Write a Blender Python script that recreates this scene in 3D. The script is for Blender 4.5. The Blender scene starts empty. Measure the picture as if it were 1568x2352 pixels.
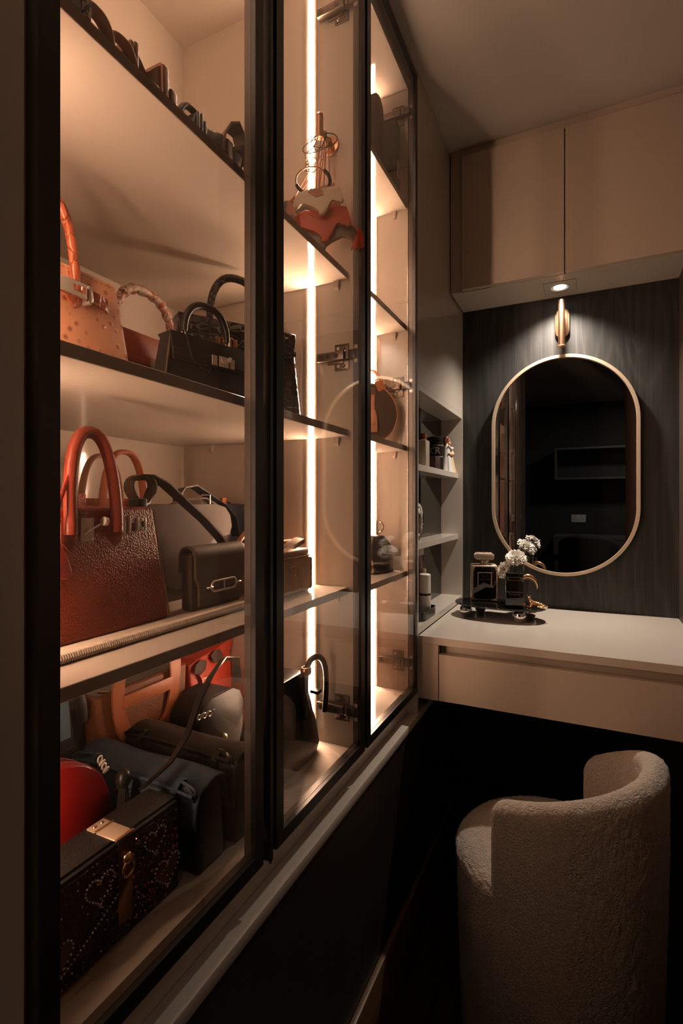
import bpy, bmesh, math, random
from mathutils import Vector, Matrix
S = bpy.context.scene
COL = S.collection
R = math.radians
random.seed(7)

# ------------------------------------------------------------------ camera, world, exposure
cd = bpy.data.cameras.new('camera')
cam = bpy.data.objects.new('camera', cd); COL.objects.link(cam)
cam.location = (0, 0, 1.10)
cam.rotation_euler = (R(90), 0, R(25.654))
cd.sensor_fit = 'VERTICAL'; cd.sensor_height = 36; cd.sensor_width = 24
cd.lens = 1166 * 36 / 2352
cd.shift_y = -19 / 2352
cd.clip_start = 0.02
S.camera = cam
w = bpy.data.worlds.new('world'); S.world = w; w.use_nodes = True
w.node_tree.nodes['Background'].inputs[0].default_value = (0.5, 0.5, 0.55, 1)
w.node_tree.nodes['Background'].inputs[1].default_value = 0.0
S.view_settings.view_transform = 'Standard'; S.view_settings.look = 'None'
S.view_settings.exposure = 0.0; S.view_settings.gamma = 1.0
S.view_settings.use_curve_mapping = False
S.cycles.max_bounces = 10; S.cycles.diffuse_bounces = 5; S.cycles.glossy_bounces = 5
S.cycles.transparent_max_bounces = 16; S.cycles.transmission_bounces = 6
S.cycles.caustics_reflective = False; S.cycles.caustics_refractive = False
S.cycles.sample_clamp_indirect = 4.0

LED_STRENGTH = 190.0      # strips on the right-hand side walls
LED_STRENGTH_NEAR = 108.0  # dimmer strips on the left-hand side walls
LED_COLOR = (1.0, 0.645, 0.43)
SPOT_W = 54.0
SPOT_COLOR = (1.0, 0.86, 0.72)
ROOM_W = 4.0          # fill lamp added behind the camera
# downlight over the vanity
ld = bpy.data.lights.new('downlight_beam', 'SPOT'); ld.energy = SPOT_W; ld.color = SPOT_COLOR
ld.spot_size = R(125); ld.spot_blend = 1.0; ld.shadow_soft_size = 0.018
lo = bpy.data.objects.new('downlight_beam', ld); COL.objects.link(lo); lo.location = (-0.072, 1.70, 1.764)
# unseen fill lamp behind the camera, added for ambient light
ad = bpy.data.lights.new('room_fill_lamp', 'AREA'); ad.energy = ROOM_W; ad.color = (1.0, 0.86, 0.72); ad.shape = 'DISK'; ad.size = 0.25
ao = bpy.data.objects.new('room_fill_lamp', ad); COL.objects.link(ao); ao.location = (0.6, -1.5, 2.19)

# ------------------------------------------------------------------ materials
def M_(name):
    m = bpy.data.materials.new(name); m.use_nodes = True
    nt = m.node_tree
    return m, nt, nt.nodes['Principled BSDF']
def N(nt, t, **kw):
    n = nt.nodes.new(t)
    for k, v in kw.items(): setattr(n, k, v)
    return n
def plain(name, col, rough=0.5, metal=0.0, spec=0.5, coat=0.0, coat_rough=0.1):
    m, nt, b = M_(name)
    b.inputs['Base Color'].default_value = (*col, 1); b.inputs['Roughness'].default_value = rough
    b.inputs['Metallic'].default_value = metal; b.inputs['Specular IOR Level'].default_value = spec
    b.inputs['Coat Weight'].default_value = coat; b.inputs['Coat Roughness'].default_value = coat_rough
    return m
def leather(name, col, rough=0.42, scale=900, bump=0.25, var=0.25, dist=0.0006, kind='VORONOI'):
    m, nt, b = M_(name)
    tc = N(nt, 'ShaderNodeTexCoord')
    if kind == 'VORONOI':
        t = N(nt, 'ShaderNodeTexVoronoi'); t.inputs['Scale'].default_value = scale; fac = t.outputs['Distance']
    else:
        t = N(nt, 'ShaderNodeTexNoise'); t.inputs['Scale'].default_value = scale; fac = t.outputs['Fac']
    nt.links.new(tc.outputs['Object'], t.inputs['Vector'])
    n2 = N(nt, 'ShaderNodeTexNoise'); n2.inputs['Scale'].default_value = 18
    nt.links.new(tc.outputs['Object'], n2.inputs['Vector'])
    r = N(nt, 'ShaderNodeMix', data_type='RGBA')
    r.inputs[6].default_value = (*[c * (1 - var) for c in col], 1); r.inputs[7].default_value = (*[min(1, c * (1 + var)) for c in col], 1)
    nt.links.new(n2.outputs['Fac'], r.inputs[0]); nt.links.new(r.outputs[2], b.inputs['Base Color'])
    bp = N(nt, 'ShaderNodeBump'); bp.inputs['Strength'].default_value = bump; bp.inputs['Distance'].default_value = dist
    nt.links.new(fac, bp.inputs['Height']); nt.links.new(bp.outputs[0], b.inputs['Normal'])
    b.inputs['Roughness'].default_value = rough; b.inputs['Specular IOR Level'].default_value = 0.28
    return m
def croc(name, col, rough=0.22, sc=(95, 70, 110)):
    m, nt, b = M_(name)
    tc = N(nt, 'ShaderNodeTexCoord'); mp = N(nt, 'ShaderNodeMapping'); mp.inputs['Scale'].default_value = sc
    v = N(nt, 'ShaderNodeTexVoronoi', feature='DISTANCE_TO_EDGE'); v.inputs['Scale'].default_value = 1.0; v.inputs['Randomness'].default_value = 0.55
    nt.links.new(tc.outputs['Object'], mp.inputs[0]); nt.links.new(mp.outputs[0], v.inputs['Vector'])
    cr = N(nt, 'ShaderNodeValToRGB'); cr.color_ramp.elements[1].position = 0.10
    cr.color_ramp.elements[0].color = (*[c * 0.5 for c in col], 1); cr.color_ramp.elements[1].color = (*col, 1)
    nt.links.new(v.outputs['Distance'], cr.inputs[0]); nt.links.new(cr.outputs[0], b.inputs['Base Color'])
    mr = N(nt, 'ShaderNodeMapRange'); mr.inputs['From Max'].default_value = 0.16
    nt.links.new(v.outputs['Distance'], mr.inputs[0])
    bp = N(nt, 'ShaderNodeBump'); bp.inputs['Strength'].default_value = 0.7; bp.inputs['Distance'].default_value = 0.0016
    nt.links.new(mr.outputs[0], bp.inputs['Height']); nt.links.new(bp.outputs[0], b.inputs['Normal'])
    b.inputs['Roughness'].default_value = rough
    return m
def ostrich(name, col, dark):
    m, nt, b = M_(name)
    tc = N(nt, 'ShaderNodeTexCoord'); mp = N(nt, 'ShaderNodeMapping'); mp.inputs['Scale'].default_value = (0.001, 72, 72)
    mp.inputs['Rotation'].default_value = (R(38), 0, 0)
    v = N(nt, 'ShaderNodeTexVoronoi'); v.inputs['Scale'].default_value = 1.0; v.inputs['Randomness'].default_value = 0.32
    nt.links.new(tc.outputs['Object'], mp.inputs[0]); nt.links.new(mp.outputs[0], v.inputs['Vector'])
    cr = N(nt, 'ShaderNodeValToRGB'); e = cr.color_ramp.elements
    e[0].position = 0.10; e[0].color = (*dark, 1); e[1].position = 0.30; e[1].color = (*col, 1)
    nt.links.new(v.outputs['Distance'], cr.inputs[0])
    n2 = N(nt, 'ShaderNodeTexNoise'); n2.inputs['Scale'].default_value = 40
    nt.links.new(tc.outputs['Object'], n2.inputs['Vector'])
    mx = N(nt, 'ShaderNodeMix', data_type='RGBA', blend_type='MULTIPLY'); mx.inputs[0].default_value = 0.35
    nt.links.new(cr.outputs[0], mx.inputs[6]); nt.links.new(n2.outputs['Color'], mx.inputs[7])
    nt.links.new(cr.outputs[0], b.inputs['Base Color'])
    mr = N(nt, 'ShaderNodeMapRange'); mr.inputs['From Max'].default_value = 0.32; mr.inputs['To Min'].default_value = 1; mr.inputs['To Max'].default_value = 0
    nt.links.new(v.outputs['Distance'], mr.inputs[0])
    bp = N(nt, 'ShaderNodeBump'); bp.inputs['Strength'].default_value = 0.8; bp.inputs['Distance'].default_value = 0.0014
    nt.links.new(mr.outputs[0], bp.inputs['Height']); nt.links.new(bp.outputs[0], b.inputs['Normal'])
    b.inputs['Roughness'].default_value = 0.45
    return m
def wood(name, c1, c2, rough=0.45, scale=(60, 60, 2.2), ring=0.0, bump=0.1):
    m, nt, b = M_(name)
    tc = N(nt, 'ShaderNodeTexCoord'); mp = N(nt, 'ShaderNodeMapping'); mp.inputs['Scale'].default_value = scale
    nt.links.new(tc.outputs['Object'], mp.inputs[0])
    n1 = N(nt, 'ShaderNodeTexNoise'); n1.inputs['Scale'].default_value = 1.6; n1.inputs['Detail'].default_value = 6; n1.inputs['Roughness'].default_value = 0.65
    nt.links.new(mp.outputs[0], n1.inputs['Vector'])
    src = n1.outputs['Fac']
    if ring:
        mp2 = N(nt, 'ShaderNodeMapping'); mp2.inputs['Scale'].default_value = (4.2, 4.2, 0.75)
        nt.links.new(tc.outputs['Object'], mp2.inputs[0])
        n2 = N(nt, 'ShaderNodeTexNoise'); n2.inputs['Scale'].default_value = 1.3; n2.inputs['Detail'].default_value = 1.5
        nt.links.new(mp2.outputs[0], n2.inputs['Vector'])
        ml = N(nt, 'ShaderNodeMath', operation='MULTIPLY'); ml.inputs[1].default_value = 34; nt.links.new(n2.outputs['Fac'], ml.inputs[0])
        fr = N(nt, 'ShaderNodeMath', operation='PINGPONG'); fr.inputs[1].default_value = 1.0; nt.links.new(ml.outputs[0], fr.inputs[0])
        pw = N(nt, 'ShaderNodeMath', operation='POWER'); pw.inputs[1].default_value = 3.0; nt.links.new(fr.outputs[0], pw.inputs[0])
        mm = N(nt, 'ShaderNodeMath', operation='MULTIPLY_ADD'); mm.inputs[1].default_value = ring
        nt.links.new(pw.outputs[0], mm.inputs[0]); nt.links.new(n1.outputs['Fac'], mm.inputs[2]); src = mm.outputs[0]
    cr = N(nt, 'ShaderNodeValToRGB'); e = cr.color_ramp.elements
    e[0].position = 0.32; e[0].color = (*c1, 1); e[1].position = 0.85; e[1].color = (*c2, 1)
    nt.links.new(src, cr.inputs[0]); nt.links.new(cr.outputs[0], b.inputs['Base Color'])
    bp = N(nt, 'ShaderNodeBump'); bp.inputs['Strength'].default_value = bump; bp.inputs['Distance'].default_value = 0.001
    nt.links.new(src, bp.inputs['Height']); nt.links.new(bp.outputs[0], b.inputs['Normal'])
    b.inputs['Roughness'].default_value = rough
    return m
def emit(name, col, strength):
    m = bpy.data.materials.new(name); m.use_nodes = True; nt = m.node_tree; nt.nodes.clear()
    e = N(nt, 'ShaderNodeEmission'); e.inputs[0].default_value = (*col, 1); e.inputs[1].default_value = strength
    o = N(nt, 'ShaderNodeOutputMaterial'); nt.links.new(e.outputs[0], o.inputs[0])
    return m
def pane(name, tint, ior=1.5, boost=1.0):
    m = bpy.data.materials.new(name); m.use_nodes = True; nt = m.node_tree; nt.nodes.clear()
    f = N(nt, 'ShaderNodeFresnel'); ge = N(nt, 'ShaderNodeNewGeometry')
    ma = N(nt, 'ShaderNodeMath', operation='MULTIPLY_ADD'); ma.inputs[1].default_value = 1 / ior - ior; ma.inputs[2].default_value = ior
    nt.links.new(ge.outputs['Backfacing'], ma.inputs[0]); nt.links.new(ma.outputs[0], f.inputs[0])      # same reflectance on both faces of the pane
    t = N(nt, 'ShaderNodeBsdfTransparent'); t.inputs[0].default_value = (*tint, 1)
    g = N(nt, 'ShaderNodeBsdfGlossy'); g.inputs[0].default_value = (1, 1, 1, 1); g.inputs['Roughness'].default_value = 0.0
    mu = N(nt, 'ShaderNodeMath', operation='MULTIPLY'); mu.inputs[1].default_value = boost; mu.use_clamp = True
    mx = N(nt, 'ShaderNodeMixShader'); o = N(nt, 'ShaderNodeOutputMaterial')
    nt.links.new(f.outputs[0], mu.inputs[0]); nt.links.new(mu.outputs[0], mx.inputs[0])
    nt.links.new(t.outputs[0], mx.inputs[1]); nt.links.new(g.outputs[0], mx.inputs[2]); nt.links.new(mx.outputs[0], o.inputs[0])
    return m
def boucle(name, col):
    m, nt, b = M_(name)
    tc = N(nt, 'ShaderNodeTexCoord')
    v = N(nt, 'ShaderNodeTexVoronoi'); v.inputs['Scale'].default_value = 230
    n = N(nt, 'ShaderNodeTexNoise'); n.inputs['Scale'].default_value = 420; n.inputs['Detail'].default_value = 3
    d = N(nt, 'ShaderNodeTexNoise'); d.inputs['Scale'].default_value = 60
    for q in (n, d): nt.links.new(tc.outputs['Object'], q.inputs['Vector'])
    ad_ = N(nt, 'ShaderNodeMix', data_type='RGBA'); ad_.inputs[0].default_value = 0.03
    nt.links.new(tc.outputs['Object'], ad_.inputs[6]); nt.links.new(d.outputs['Color'], ad_.inputs[7]); nt.links.new(ad_.outputs[2], v.inputs['Vector'])
    sm = N(nt, 'ShaderNodeMath', operation='SUBTRACT'); nt.links.new(n.outputs['Fac'], sm.inputs[0]); nt.links.new(v.outputs['Distance'], sm.inputs[1])
    cr = N(nt, 'ShaderNodeValToRGB'); e = cr.color_ramp.elements
    e[0].position = 0.0; e[0].color = (*[c * 0.72 for c in col], 1); e[1].position = 0.5; e[1].color = (*col, 1)
    nt.links.new(sm.outputs[0], cr.inputs[0]); nt.links.new(cr.outputs[0], b.inputs['Base Color'])
    bp = N(nt, 'ShaderNodeBump'); bp.inputs['Strength'].default_value = 0.9; bp.inputs['Distance'].default_value = 0.003
    nt.links.new(sm.outputs[0], bp.inputs['Height']); nt.links.new(bp.outputs[0], b.inputs['Normal'])
    b.inputs['Roughness'].default_value = 0.95; b.inputs['Specular IOR Level'].default_value = 0.15
    b.inputs['Sheen Weight'].default_value = 0.3; b.inputs['Sheen Roughness'].default_value = 0.4
    return m
def scarf(name):
    m, nt, b = M_(name)
    tc = N(nt, 'ShaderNodeTexCoord')
    n = N(nt, 'ShaderNodeTexNoise'); n.inputs['Scale'].default_value = 55; n.inputs['Detail'].default_value = 0.5; n.inputs['Distortion'].default_value = 1.5
    nt.links.new(tc.outputs['Object'], n.inputs['Vector'])
    cr = N(nt, 'ShaderNodeValToRGB'); cr.color_ramp.interpolation = 'CONSTANT'; e = cr.color_ramp.elements
    e[0].position = 0; e[0].color = (0.55, 0.47, 0.38, 1); e[1].position = 0.46; e[1].color = (0.5, 0.07, 0.03, 1)
    for p, c in ((0.50, (0.6, 0.5, 0.42)), (0.58, (0.13, 0.07, 0.04)), (0.62, (0.45, 0.12, 0.05)), (0.7, (0.55, 0.46, 0.38))):
        x = e.new(p); x.color = (*c, 1)
    nt.links.new(n.outputs['Fac'], cr.inputs[0]); nt.links.new(cr.outputs[0], b.inputs['Base Color'])
    b.inputs['Roughness'].default_value = 0.35
    return m
def snake(name):
    m, nt, b = M_(name)
    tc = N(nt, 'ShaderNodeTexCoord'); n = N(nt, 'ShaderNodeTexVoronoi'); n.inputs['Scale'].default_value = 320
    nt.links.new(tc.outputs['Object'], n.inputs['Vector'])
    cr = N(nt, 'ShaderNodeValToRGB'); cr.color_ramp.interpolation = 'CONSTANT'; e = cr.color_ramp.elements
    e[0].color = (0.5, 0.46, 0.42, 1); e[1].position = 0.5; e[1].color = (0.015, 0.014, 0.014, 1)
    nt.links.new(n.outputs['Color'], cr.inputs[0]); nt.links.new(cr.outputs[0], b.inputs['Base Color']); b.inputs['Roughness'].default_value = 0.3
    return m

LINING = plain('cabinet_lining', (0.62, 0.54, 0.46), 0.07, spec=0.5)
GLOSSY = plain('cream_laminate', (0.56, 0.50, 0.44), 0.13, spec=0.5)
SATIN = plain('satin_beige', (0.50, 0.42, 0.35), 0.34, spec=0.5)
PAINT = plain('ceiling_paint', (0.62, 0.58, 0.53), 0.85, spec=0.2)
BLACK = plain('black_aluminium', (0.012, 0.011, 0.010), 0.32, metal=0.0, spec=0.5)
LITBROWN = plain('lit_brown_reveal', (0.055, 0.042, 0.034), 0.3, metal=0.3)
DARKWALL = wood('dark_brown_panel', (0.010, 0.006, 0.005), (0.030, 0.017, 0.012), 0.5, (50, 50, 1.6))
SIDEWALL = plain('brown_side_panel', (0.06, 0.042, 0.032), 0.45)
CHARCOAL = wood('charcoal_oak', (0.008, 0.0077, 0.0074), (0.042, 0.040, 0.038), 0.5, (75, 75, 1.4), ring=0.22, bump=0.25)
FLOORW = wood('walnut_floor', (0.028, 0.014, 0.008), (0.075, 0.035, 0.018), 0.35, (30, 2.0, 30))
BASEW = wood('walnut_skirting', (0.10, 0.05, 0.025), (0.2, 0.11, 0.06), 0.4, (30, 1.5, 30))
LEDM = emit('led_diffuser', LED_COLOR, LED_STRENGTH); LEDN = emit('led_diffuser_dim', LED_COLOR, LED_STRENGTH_NEAR)
LENS = emit('downlight_lens', (1.0, 0.93, 0.84), 6.0)
GLASS = pane('tinted_door_glass', (0.93, 0.90, 0.88))
CLEAR = pane('clear_glass', (0.9, 0.92, 0.92))
MIRROR = plain('mirror_silver', (0.86, 0.85, 0.84), 0.0, metal=1.0)
BLACKGLASS = plain('black_glass', (0.006, 0.006, 0.006), 0.03, spec=0.8)
SMOKEMIRROR = plain('smoked_mirror', (0.035, 0.033, 0.031), 0.03, metal=1.0)
GOLD = plain('gold', (0.80, 0.52, 0.30), 0.22, metal=1.0)
ROSE = plain('rose_brass', (0.58, 0.33, 0.20), 0.3, metal=1.0)
PALEGOLD = plain('champagne_frame', (0.80, 0.62, 0.46), 0.38, metal=0.55)
SILVER = plain('palladium', (0.72, 0.64, 0.55), 0.36, metal=0.7)
CHROME = plain('chrome', (0.82, 0.80, 0.78), 0.05, metal=1.0)
HINGEM = plain('hinge_nickel', (0.13, 0.105, 0.085), 0.36, metal=1.0)
HINGED = plain('hinge_dark', (0.05, 0.04, 0.035), 0.4, metal=0.6)
PLASTIC = plain('clear_plastic', (0.55, 0.45, 0.37), 0.12)
BOUCLE = boucle('boucle', (0.56, 0.485, 0.41))
FELT = leather('felt_mat', (0.55, 0.47, 0.39), 0.9, 700, 0.5, 0.1, 0.001, 'NOISE')
WHITE = plain('white_plastic', (0.72, 0.68, 0.63), 0.35)
PETAL = plain('petal', (0.78, 0.75, 0.70), 0.7, spec=0.2)
STEM = plain('stem', (0.05, 0.07, 0.035), 0.6)
DARKPL = plain('dark_plastic', (0.02, 0.017, 0.015), 0.3)
INK = plain('ink', (0.10, 0.09, 0.085), 0.5)
# leathers
BURG = leather('burgundy_grain', (0.19, 0.026, 0.008), 0.42, 420, 0.6, 0.2, 0.0016)
BURGH = leather('burgundy_handle', (0.20, 0.032, 0.015), 0.33, 900, 0.2, 0.15)
CORAL = leather('coral_grain', (0.42, 0.05, 0.03), 0.42, 520, 0.55, 0.15, 0.001)
TAN = leather('tan_leather', (0.36, 0.11, 0.048), 0.42, 900, 0.15, 0.12)
TANB = leather('tan_grain', (0.15, 0.052, 0.018), 0.5, 600, 0.5, 0.15, 0.001)
TANH = leather('saddle_tan', (0.36, 0.115, 0.045), 0.4, 1200, 0.1, 0.1)
BRICK = leather('brick_leather', (0.30, 0.05, 0.02), 0.36, 1200, 0.15, 0.1)
PEACH = ostrich('peach_ostrich', (0.66, 0.31, 0.17), (0.34, 0.10, 0.04))
CROCO = croc('cognac_croc', (0.36, 0.085, 0.035), 0.25, (70, 70, 55))
BLACKL = leather('black_leather', (0.013, 0.011, 0.010), 0.36, 1100, 0.3, 0.2, 0.0006)
BLACKS = leather('black_smooth', (0.010, 0.009, 0.008), 0.3, 1500, 0.05, 0.2)
BLACKC = croc('black_croc', (0.016, 0.014, 0.013), 0.2, (70, 55, 75))
TAUPE = leather('taupe_leather', (0.062, 0.035, 0.020), 0.6, 1200, 0.12, 0.12)
TAUPED = leather('taupe_strap', (0.036, 0.020, 0.012), 0.42, 1200, 0.1, 0.12)
BROWN = leather('brown_box_leather', (0.17, 0.065, 0.03), 0.28, 1200, 0.08, 0.12)
BROWNH = leather('brown_handle', (0.25, 0.125, 0.075), 0.4, 1200, 0.08, 0.12)
GREYB = leather('blue_grey_leather', (0.055, 0.052, 0.052), 0.4, 1000, 0.3, 0.12)
NAVY = leather('navy_leather', (0.007, 0.010, 0.016), 0.34, 1200, 0.1, 0.2)
NAVYF = leather('navy_flap_leather', (0.032, 0.050, 0.072), 0.45, 700, 0.4, 0.2)
BLUE = leather('blue_strap', (0.10, 0.15, 0.21), 0.4, 900, 0.2, 0.1)
RED = leather('red_leather', (0.20, 0.006, 0.006), 0.24, 1500, 0.04, 0.08)
REDT = leather('vermilion_leather', (0.38, 0.042, 0.02), 0.42, 800, 0.3, 0.12)
CREAML = leather('beige_quilt_leather', (0.60, 0.48, 0.37), 0.42, 1000, 0.25, 0.08)
DBROWN = leather('dark_brown_leather', (0.034, 0.018, 0.012), 0.6, 900, 0.2, 0.12)
MONO = leather('dark_canvas', (0.05, 0.035, 0.025), 0.5, 600, 0.2, 0.15)
VACH = leather('natural_leather', (0.36, 0.165, 0.09), 0.4, 900, 0.1, 0.1)
PIPE = plain('piping_edge', (0.42, 0.24, 0.13), 0.45)
SCARF = scarf('silk_scarf')
SNAKE = snake('snakeskin')
SEQ = leather('dark_embroidery', (0.022, 0.005, 0.004), 0.35, 260, 1.0, 0.6, 0.003)
GEM = plain('crystal', (0.75, 0.71, 0.67), 0.22, metal=0.6)
GEMR = plain('amber_bead', (0.45, 0.11, 0.03), 0.15, metal=0.6)

# ------------------------------------------------------------------ mesh helpers
class MB:
    def __init__(self): self.bm = bmesh.new()
    def add(self, t, mat=None):
        if mat is not None: bmesh.ops.transform(t, matrix=mat, verts=t.verts)
        base = len(self.bm.verts)
        vm = [self.bm.verts.new(v.co) for v in t.verts]
        t.verts.index_update()
        for f in t.faces:
            try: self.bm.faces.new([vm[v.index] for v in f.verts])
            except ValueError: pass
        t.free(); return self
    def hexa(self, p, bev=0, seg=2):
        t = bmesh.new(); v = [t.verts.new(q) for q in p]
        for f in ((0,3,2,1),(4,5,6,7),(0,1,5,4),(1,2,6,5),(2,3,7,6),(3,0,4,7)): t.faces.new([v[i] for i in f])
        if bev: bmesh.ops.bevel(t, geom=t.edges[:], offset=bev, segments=seg, profile=0.5, affect='EDGES', clamp_overlap=True)
        return self.add(t)
    def box(self, x0, x1, y0, y1, z0, z1, bev=0, seg=2):
        return self.hexa([(x0,y0,z0),(x1,y0,z0),(x1,y1,z0),(x0,y1,z0),(x0,y0,z1),(x1,y0,z1),(x1,y1,z1),(x0,y1,z1)], bev, seg)
    def cbox(self, c, s, bev=0, seg=2, rot=None):
        t = MB(); t.box(-s[0]/2, s[0]/2, -s[1]/2, s[1]/2, -s[2]/2, s[2]/2, bev, seg)
        m = Matrix.Translation(c) @ (rot.to_4x4() if rot is not None else Matrix())
        return self.add(t.bm, m)
    def trap(self, wb, wt, h, db, dt, bev=0.006, seg=3, z0=0, x0=0, y0=0):
        a, b, c, d = db/2, dt/2, wb/2, wt/2
        return self.hexa([(x0-a,y0-c,z0),(x0+a,y0-c,z0),(x0+a,y0+c,z0),(x0-a,y0+c,z0),(x0-b,y0-d,z0+h),(x0+b,y0-d,z0+h),(x0+b,y0+d,z0+h),(x0-b,y0+d,z0+h)], bev, seg)
    def tube(self, pts, r, n=10, closed=False, flat=None, axis=None):
        """sweep of a circle (or, with flat=(a,b) and axis, of an ellipse or strap whose wide side follows axis)"""
        P = [Vector(p) for p in pts]; k = len(P); t = bmesh.new(); rings = []
        up = None
        for i, p in enumerate(P):
            a = P[(i-1) % k] if (i > 0 or closed) else p
            b = P[(i+1) % k] if (i < k-1 or closed) else p
            d = (b - a).normalized()
            if axis is not None:
                s = Vector(axis[i] if isinstance(axis, list) else axis); s = (s - d * s.dot(d)).normalized(); u = d.cross(s)
            else:
                if up is None:
                    up = d.orthogonal().normalized()
                up = (up - d * up.dot(d)).normalized(); s = up; u = d.cross(s)
            rr = r[i] if isinstance(r, (list, tuple)) else r
            fa, fb = (flat if flat else (rr, rr))
            if flat and isinstance(r, (list, tuple)): fa, fb = fa * rr, fb * rr
            ring = []
            for j in range(n):
                an = 2 * math.pi * (j + 0.5) / n
                ca, sa = math.cos(an), math.sin(an)
                if flat and n == 4: ca, sa = math.copysign(1, ca), math.copysign(1, sa)
                ring.append(t.verts.new(p + s * (fa * ca) + u * (fb * sa)))
            rings.append(ring)
        for i in range(k if closed else k - 1):
            A, B = rings[i], rings[(i+1) % k]
            for j in range(n): t.faces.new([A[j], A[(j+1) % n], B[(j+1) % n], B[j]])
        if not closed:
            t.faces.new(rings[0][::-1]); t.faces.new(rings[-1])
        return self.add(t)
    def strap(self, pts, w, th, axis): return self.tube(pts, 1, 4, flat=(w/2, th/2), axis=axis)
    def prism(self, out, o, ax, ay, th, bev=0, seg=2):
        o, ax, ay = Vector(o), Vector(ax).normalized(), Vector(ay).normalized(); az = ax.cross(ay)
        t = bmesh.new()
        A = [t.verts.new(o + ax*p[0] + ay*p[1]) for p in out]; B = [t.verts.new(v.co + az*th) for v in A]
        n = len(A); f0 = t.faces.new(A[::-1]); f1 = t.faces.new(B)
        for i in range(n): t.faces.new([A[i], A[(i+1) % n], B[(i+1) % n], B[i]])
        if bev:
            ed = list({e for f in (f0, f1) for e in f.edges})
            bmesh.ops.bevel(t, geom=ed, offset=bev, segments=seg, profile=0.5, affect='EDGES', clamp_overlap=True)
        return self.add(t)
    def lathe(self, prof, n=24, c=(0,0,0), m=None):
        t = bmesh.new(); rings = []
        for r, z in prof:
            rings.append([t.verts.new((r*math.cos(2*math.pi*j/n), r*math.sin(2*math.pi*j/n), z)) for j in range(n)] if r > 1e-6 else [t.verts.new((0,0,z))])
        for A, B in zip(rings, rings[1:]):
            for j in range(n):
                q = [A[j % len(A)], A[(j+1) % len(A)], B[(j+1) % len(B)], B[j % len(B)]]
                q = list(dict.fromkeys(q))
                if len(q) > 2: t.faces.new(q)
        for ring, rev in ((rings[0], True), (rings[-1], False)):
            if len(ring) > 1: t.faces.new(ring[::-1] if rev else ring)
        return self.add(t, Matrix.Translation(c) @ (m if m is not None else Matrix()))
    def ball(self, c, r, n=12, s=(1,1,1)):
        t = bmesh.new(); bmesh.ops.create_uvsphere(t, u_segments=n, v_segments=max(6, n*2//3), radius=r)
        return self.add(t, Matrix.Translation(c) @ Matrix.Diagonal((*s, 1)))
    def gem(self, c, r):
        t = bmesh.new(); bmesh.ops.create_icosphere(t, subdivisions=1, radius=r); return self.add(t, Matrix.Translation(c))
    def grid(self, f, nu, nv, closed_u=False):
        t = bmesh.new(); V = [[t.verts.new(f(i/nu, j/nv)) for j in range(nv+1)] for i in range(nu + (0 if closed_u else 1))]
        for i in range(nu):
            A, B = V[i], V[(i+1) % len(V)]
            for j in range(nv): t.faces.new([A[j], B[j], B[j+1], A[j+1]])
        return self.add(t)
    def build(self, name, mat, parent=None, smooth=True, angle=0.6, label=None, kind=None, recalc=True):
        bm = self.bm
        if recalc: bmesh.ops.recalc_face_normals(bm, faces=bm.faces)
        if smooth:
            for f in bm.faces: f.smooth = True
            for e in bm.edges:
                if len(e.link_faces) == 2 and e.calc_face_angle(0) > angle: e.smooth = False
        me = bpy.data.meshes.new(name); bm.to_mesh(me); bm.free()
        me.materials.append(mat)
        o = bpy.data.objects.new(name, me); COL.objects.link(o)
        if parent is not None: o.parent = parent
        if label: o['label'] = label
        if kind: o['kind'] = kind
        return o
def tag(o, label, cat, group=None):
    o['label'] = label; o['category'] = cat
    if group: o['group'] = group
    return o
def thing(name, label, cat, loc=(0,0,0), rz=0, group=None):
    o = bpy.data.objects.new(name, None); COL.objects.link(o); o.location = loc; o.rotation_euler = (0, 0, R(rz)); o.empty_display_size = 0.02
    return tag(o, label, cat, group)
def copy_tree(o, parent=None):
    c = o.copy(); COL.objects.link(c)
    if parent is not None: c.parent = parent
    for ch in list(o.children): copy_tree(ch, c)
    return c
def B(*a, **k): return MB().box(*a, **k)
def text(name, body, size, mat, parent, loc, rot, ext=0.0002, align='CENTER', sp=1.0, label=None):
    c = bpy.data.curves.new(name, 'FONT'); c.body = body; c.size = size; c.extrude = ext; c.align_x = align; c.align_y = 'CENTER'; c.space_line = sp
    c.materials.append(mat)
    f = bpy.data.objects.new(name, c); me = bpy.data.meshes.new_from_object(f); bpy.data.objects.remove(f); bpy.data.curves.remove(c)
    o = bpy.data.objects.new(name, me); COL.objects.link(o); o.parent = parent; o.location = loc; o.rotation_euler = rot
    if label: o['label'] = label
    return o
FACE_X = (R(90), 0, R(90))          # text that reads from +x
def lerp(a, b, t): return a + (b - a) * t
def arch(x, s, z0, z1, n=22, p=0.8, x1=None, y0=0.0):
    out = []
    for i in range(n + 1):
        th = math.pi * i / n
        y = -s * math.copysign(abs(math.cos(th)) ** p, math.cos(th)); z = z0 + (z1 - z0) * math.sin(th) ** 0.9
        out.append((lerp(x, x if x1 is None else x1, math.sin(th)), y + y0, z))
    return out

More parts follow.
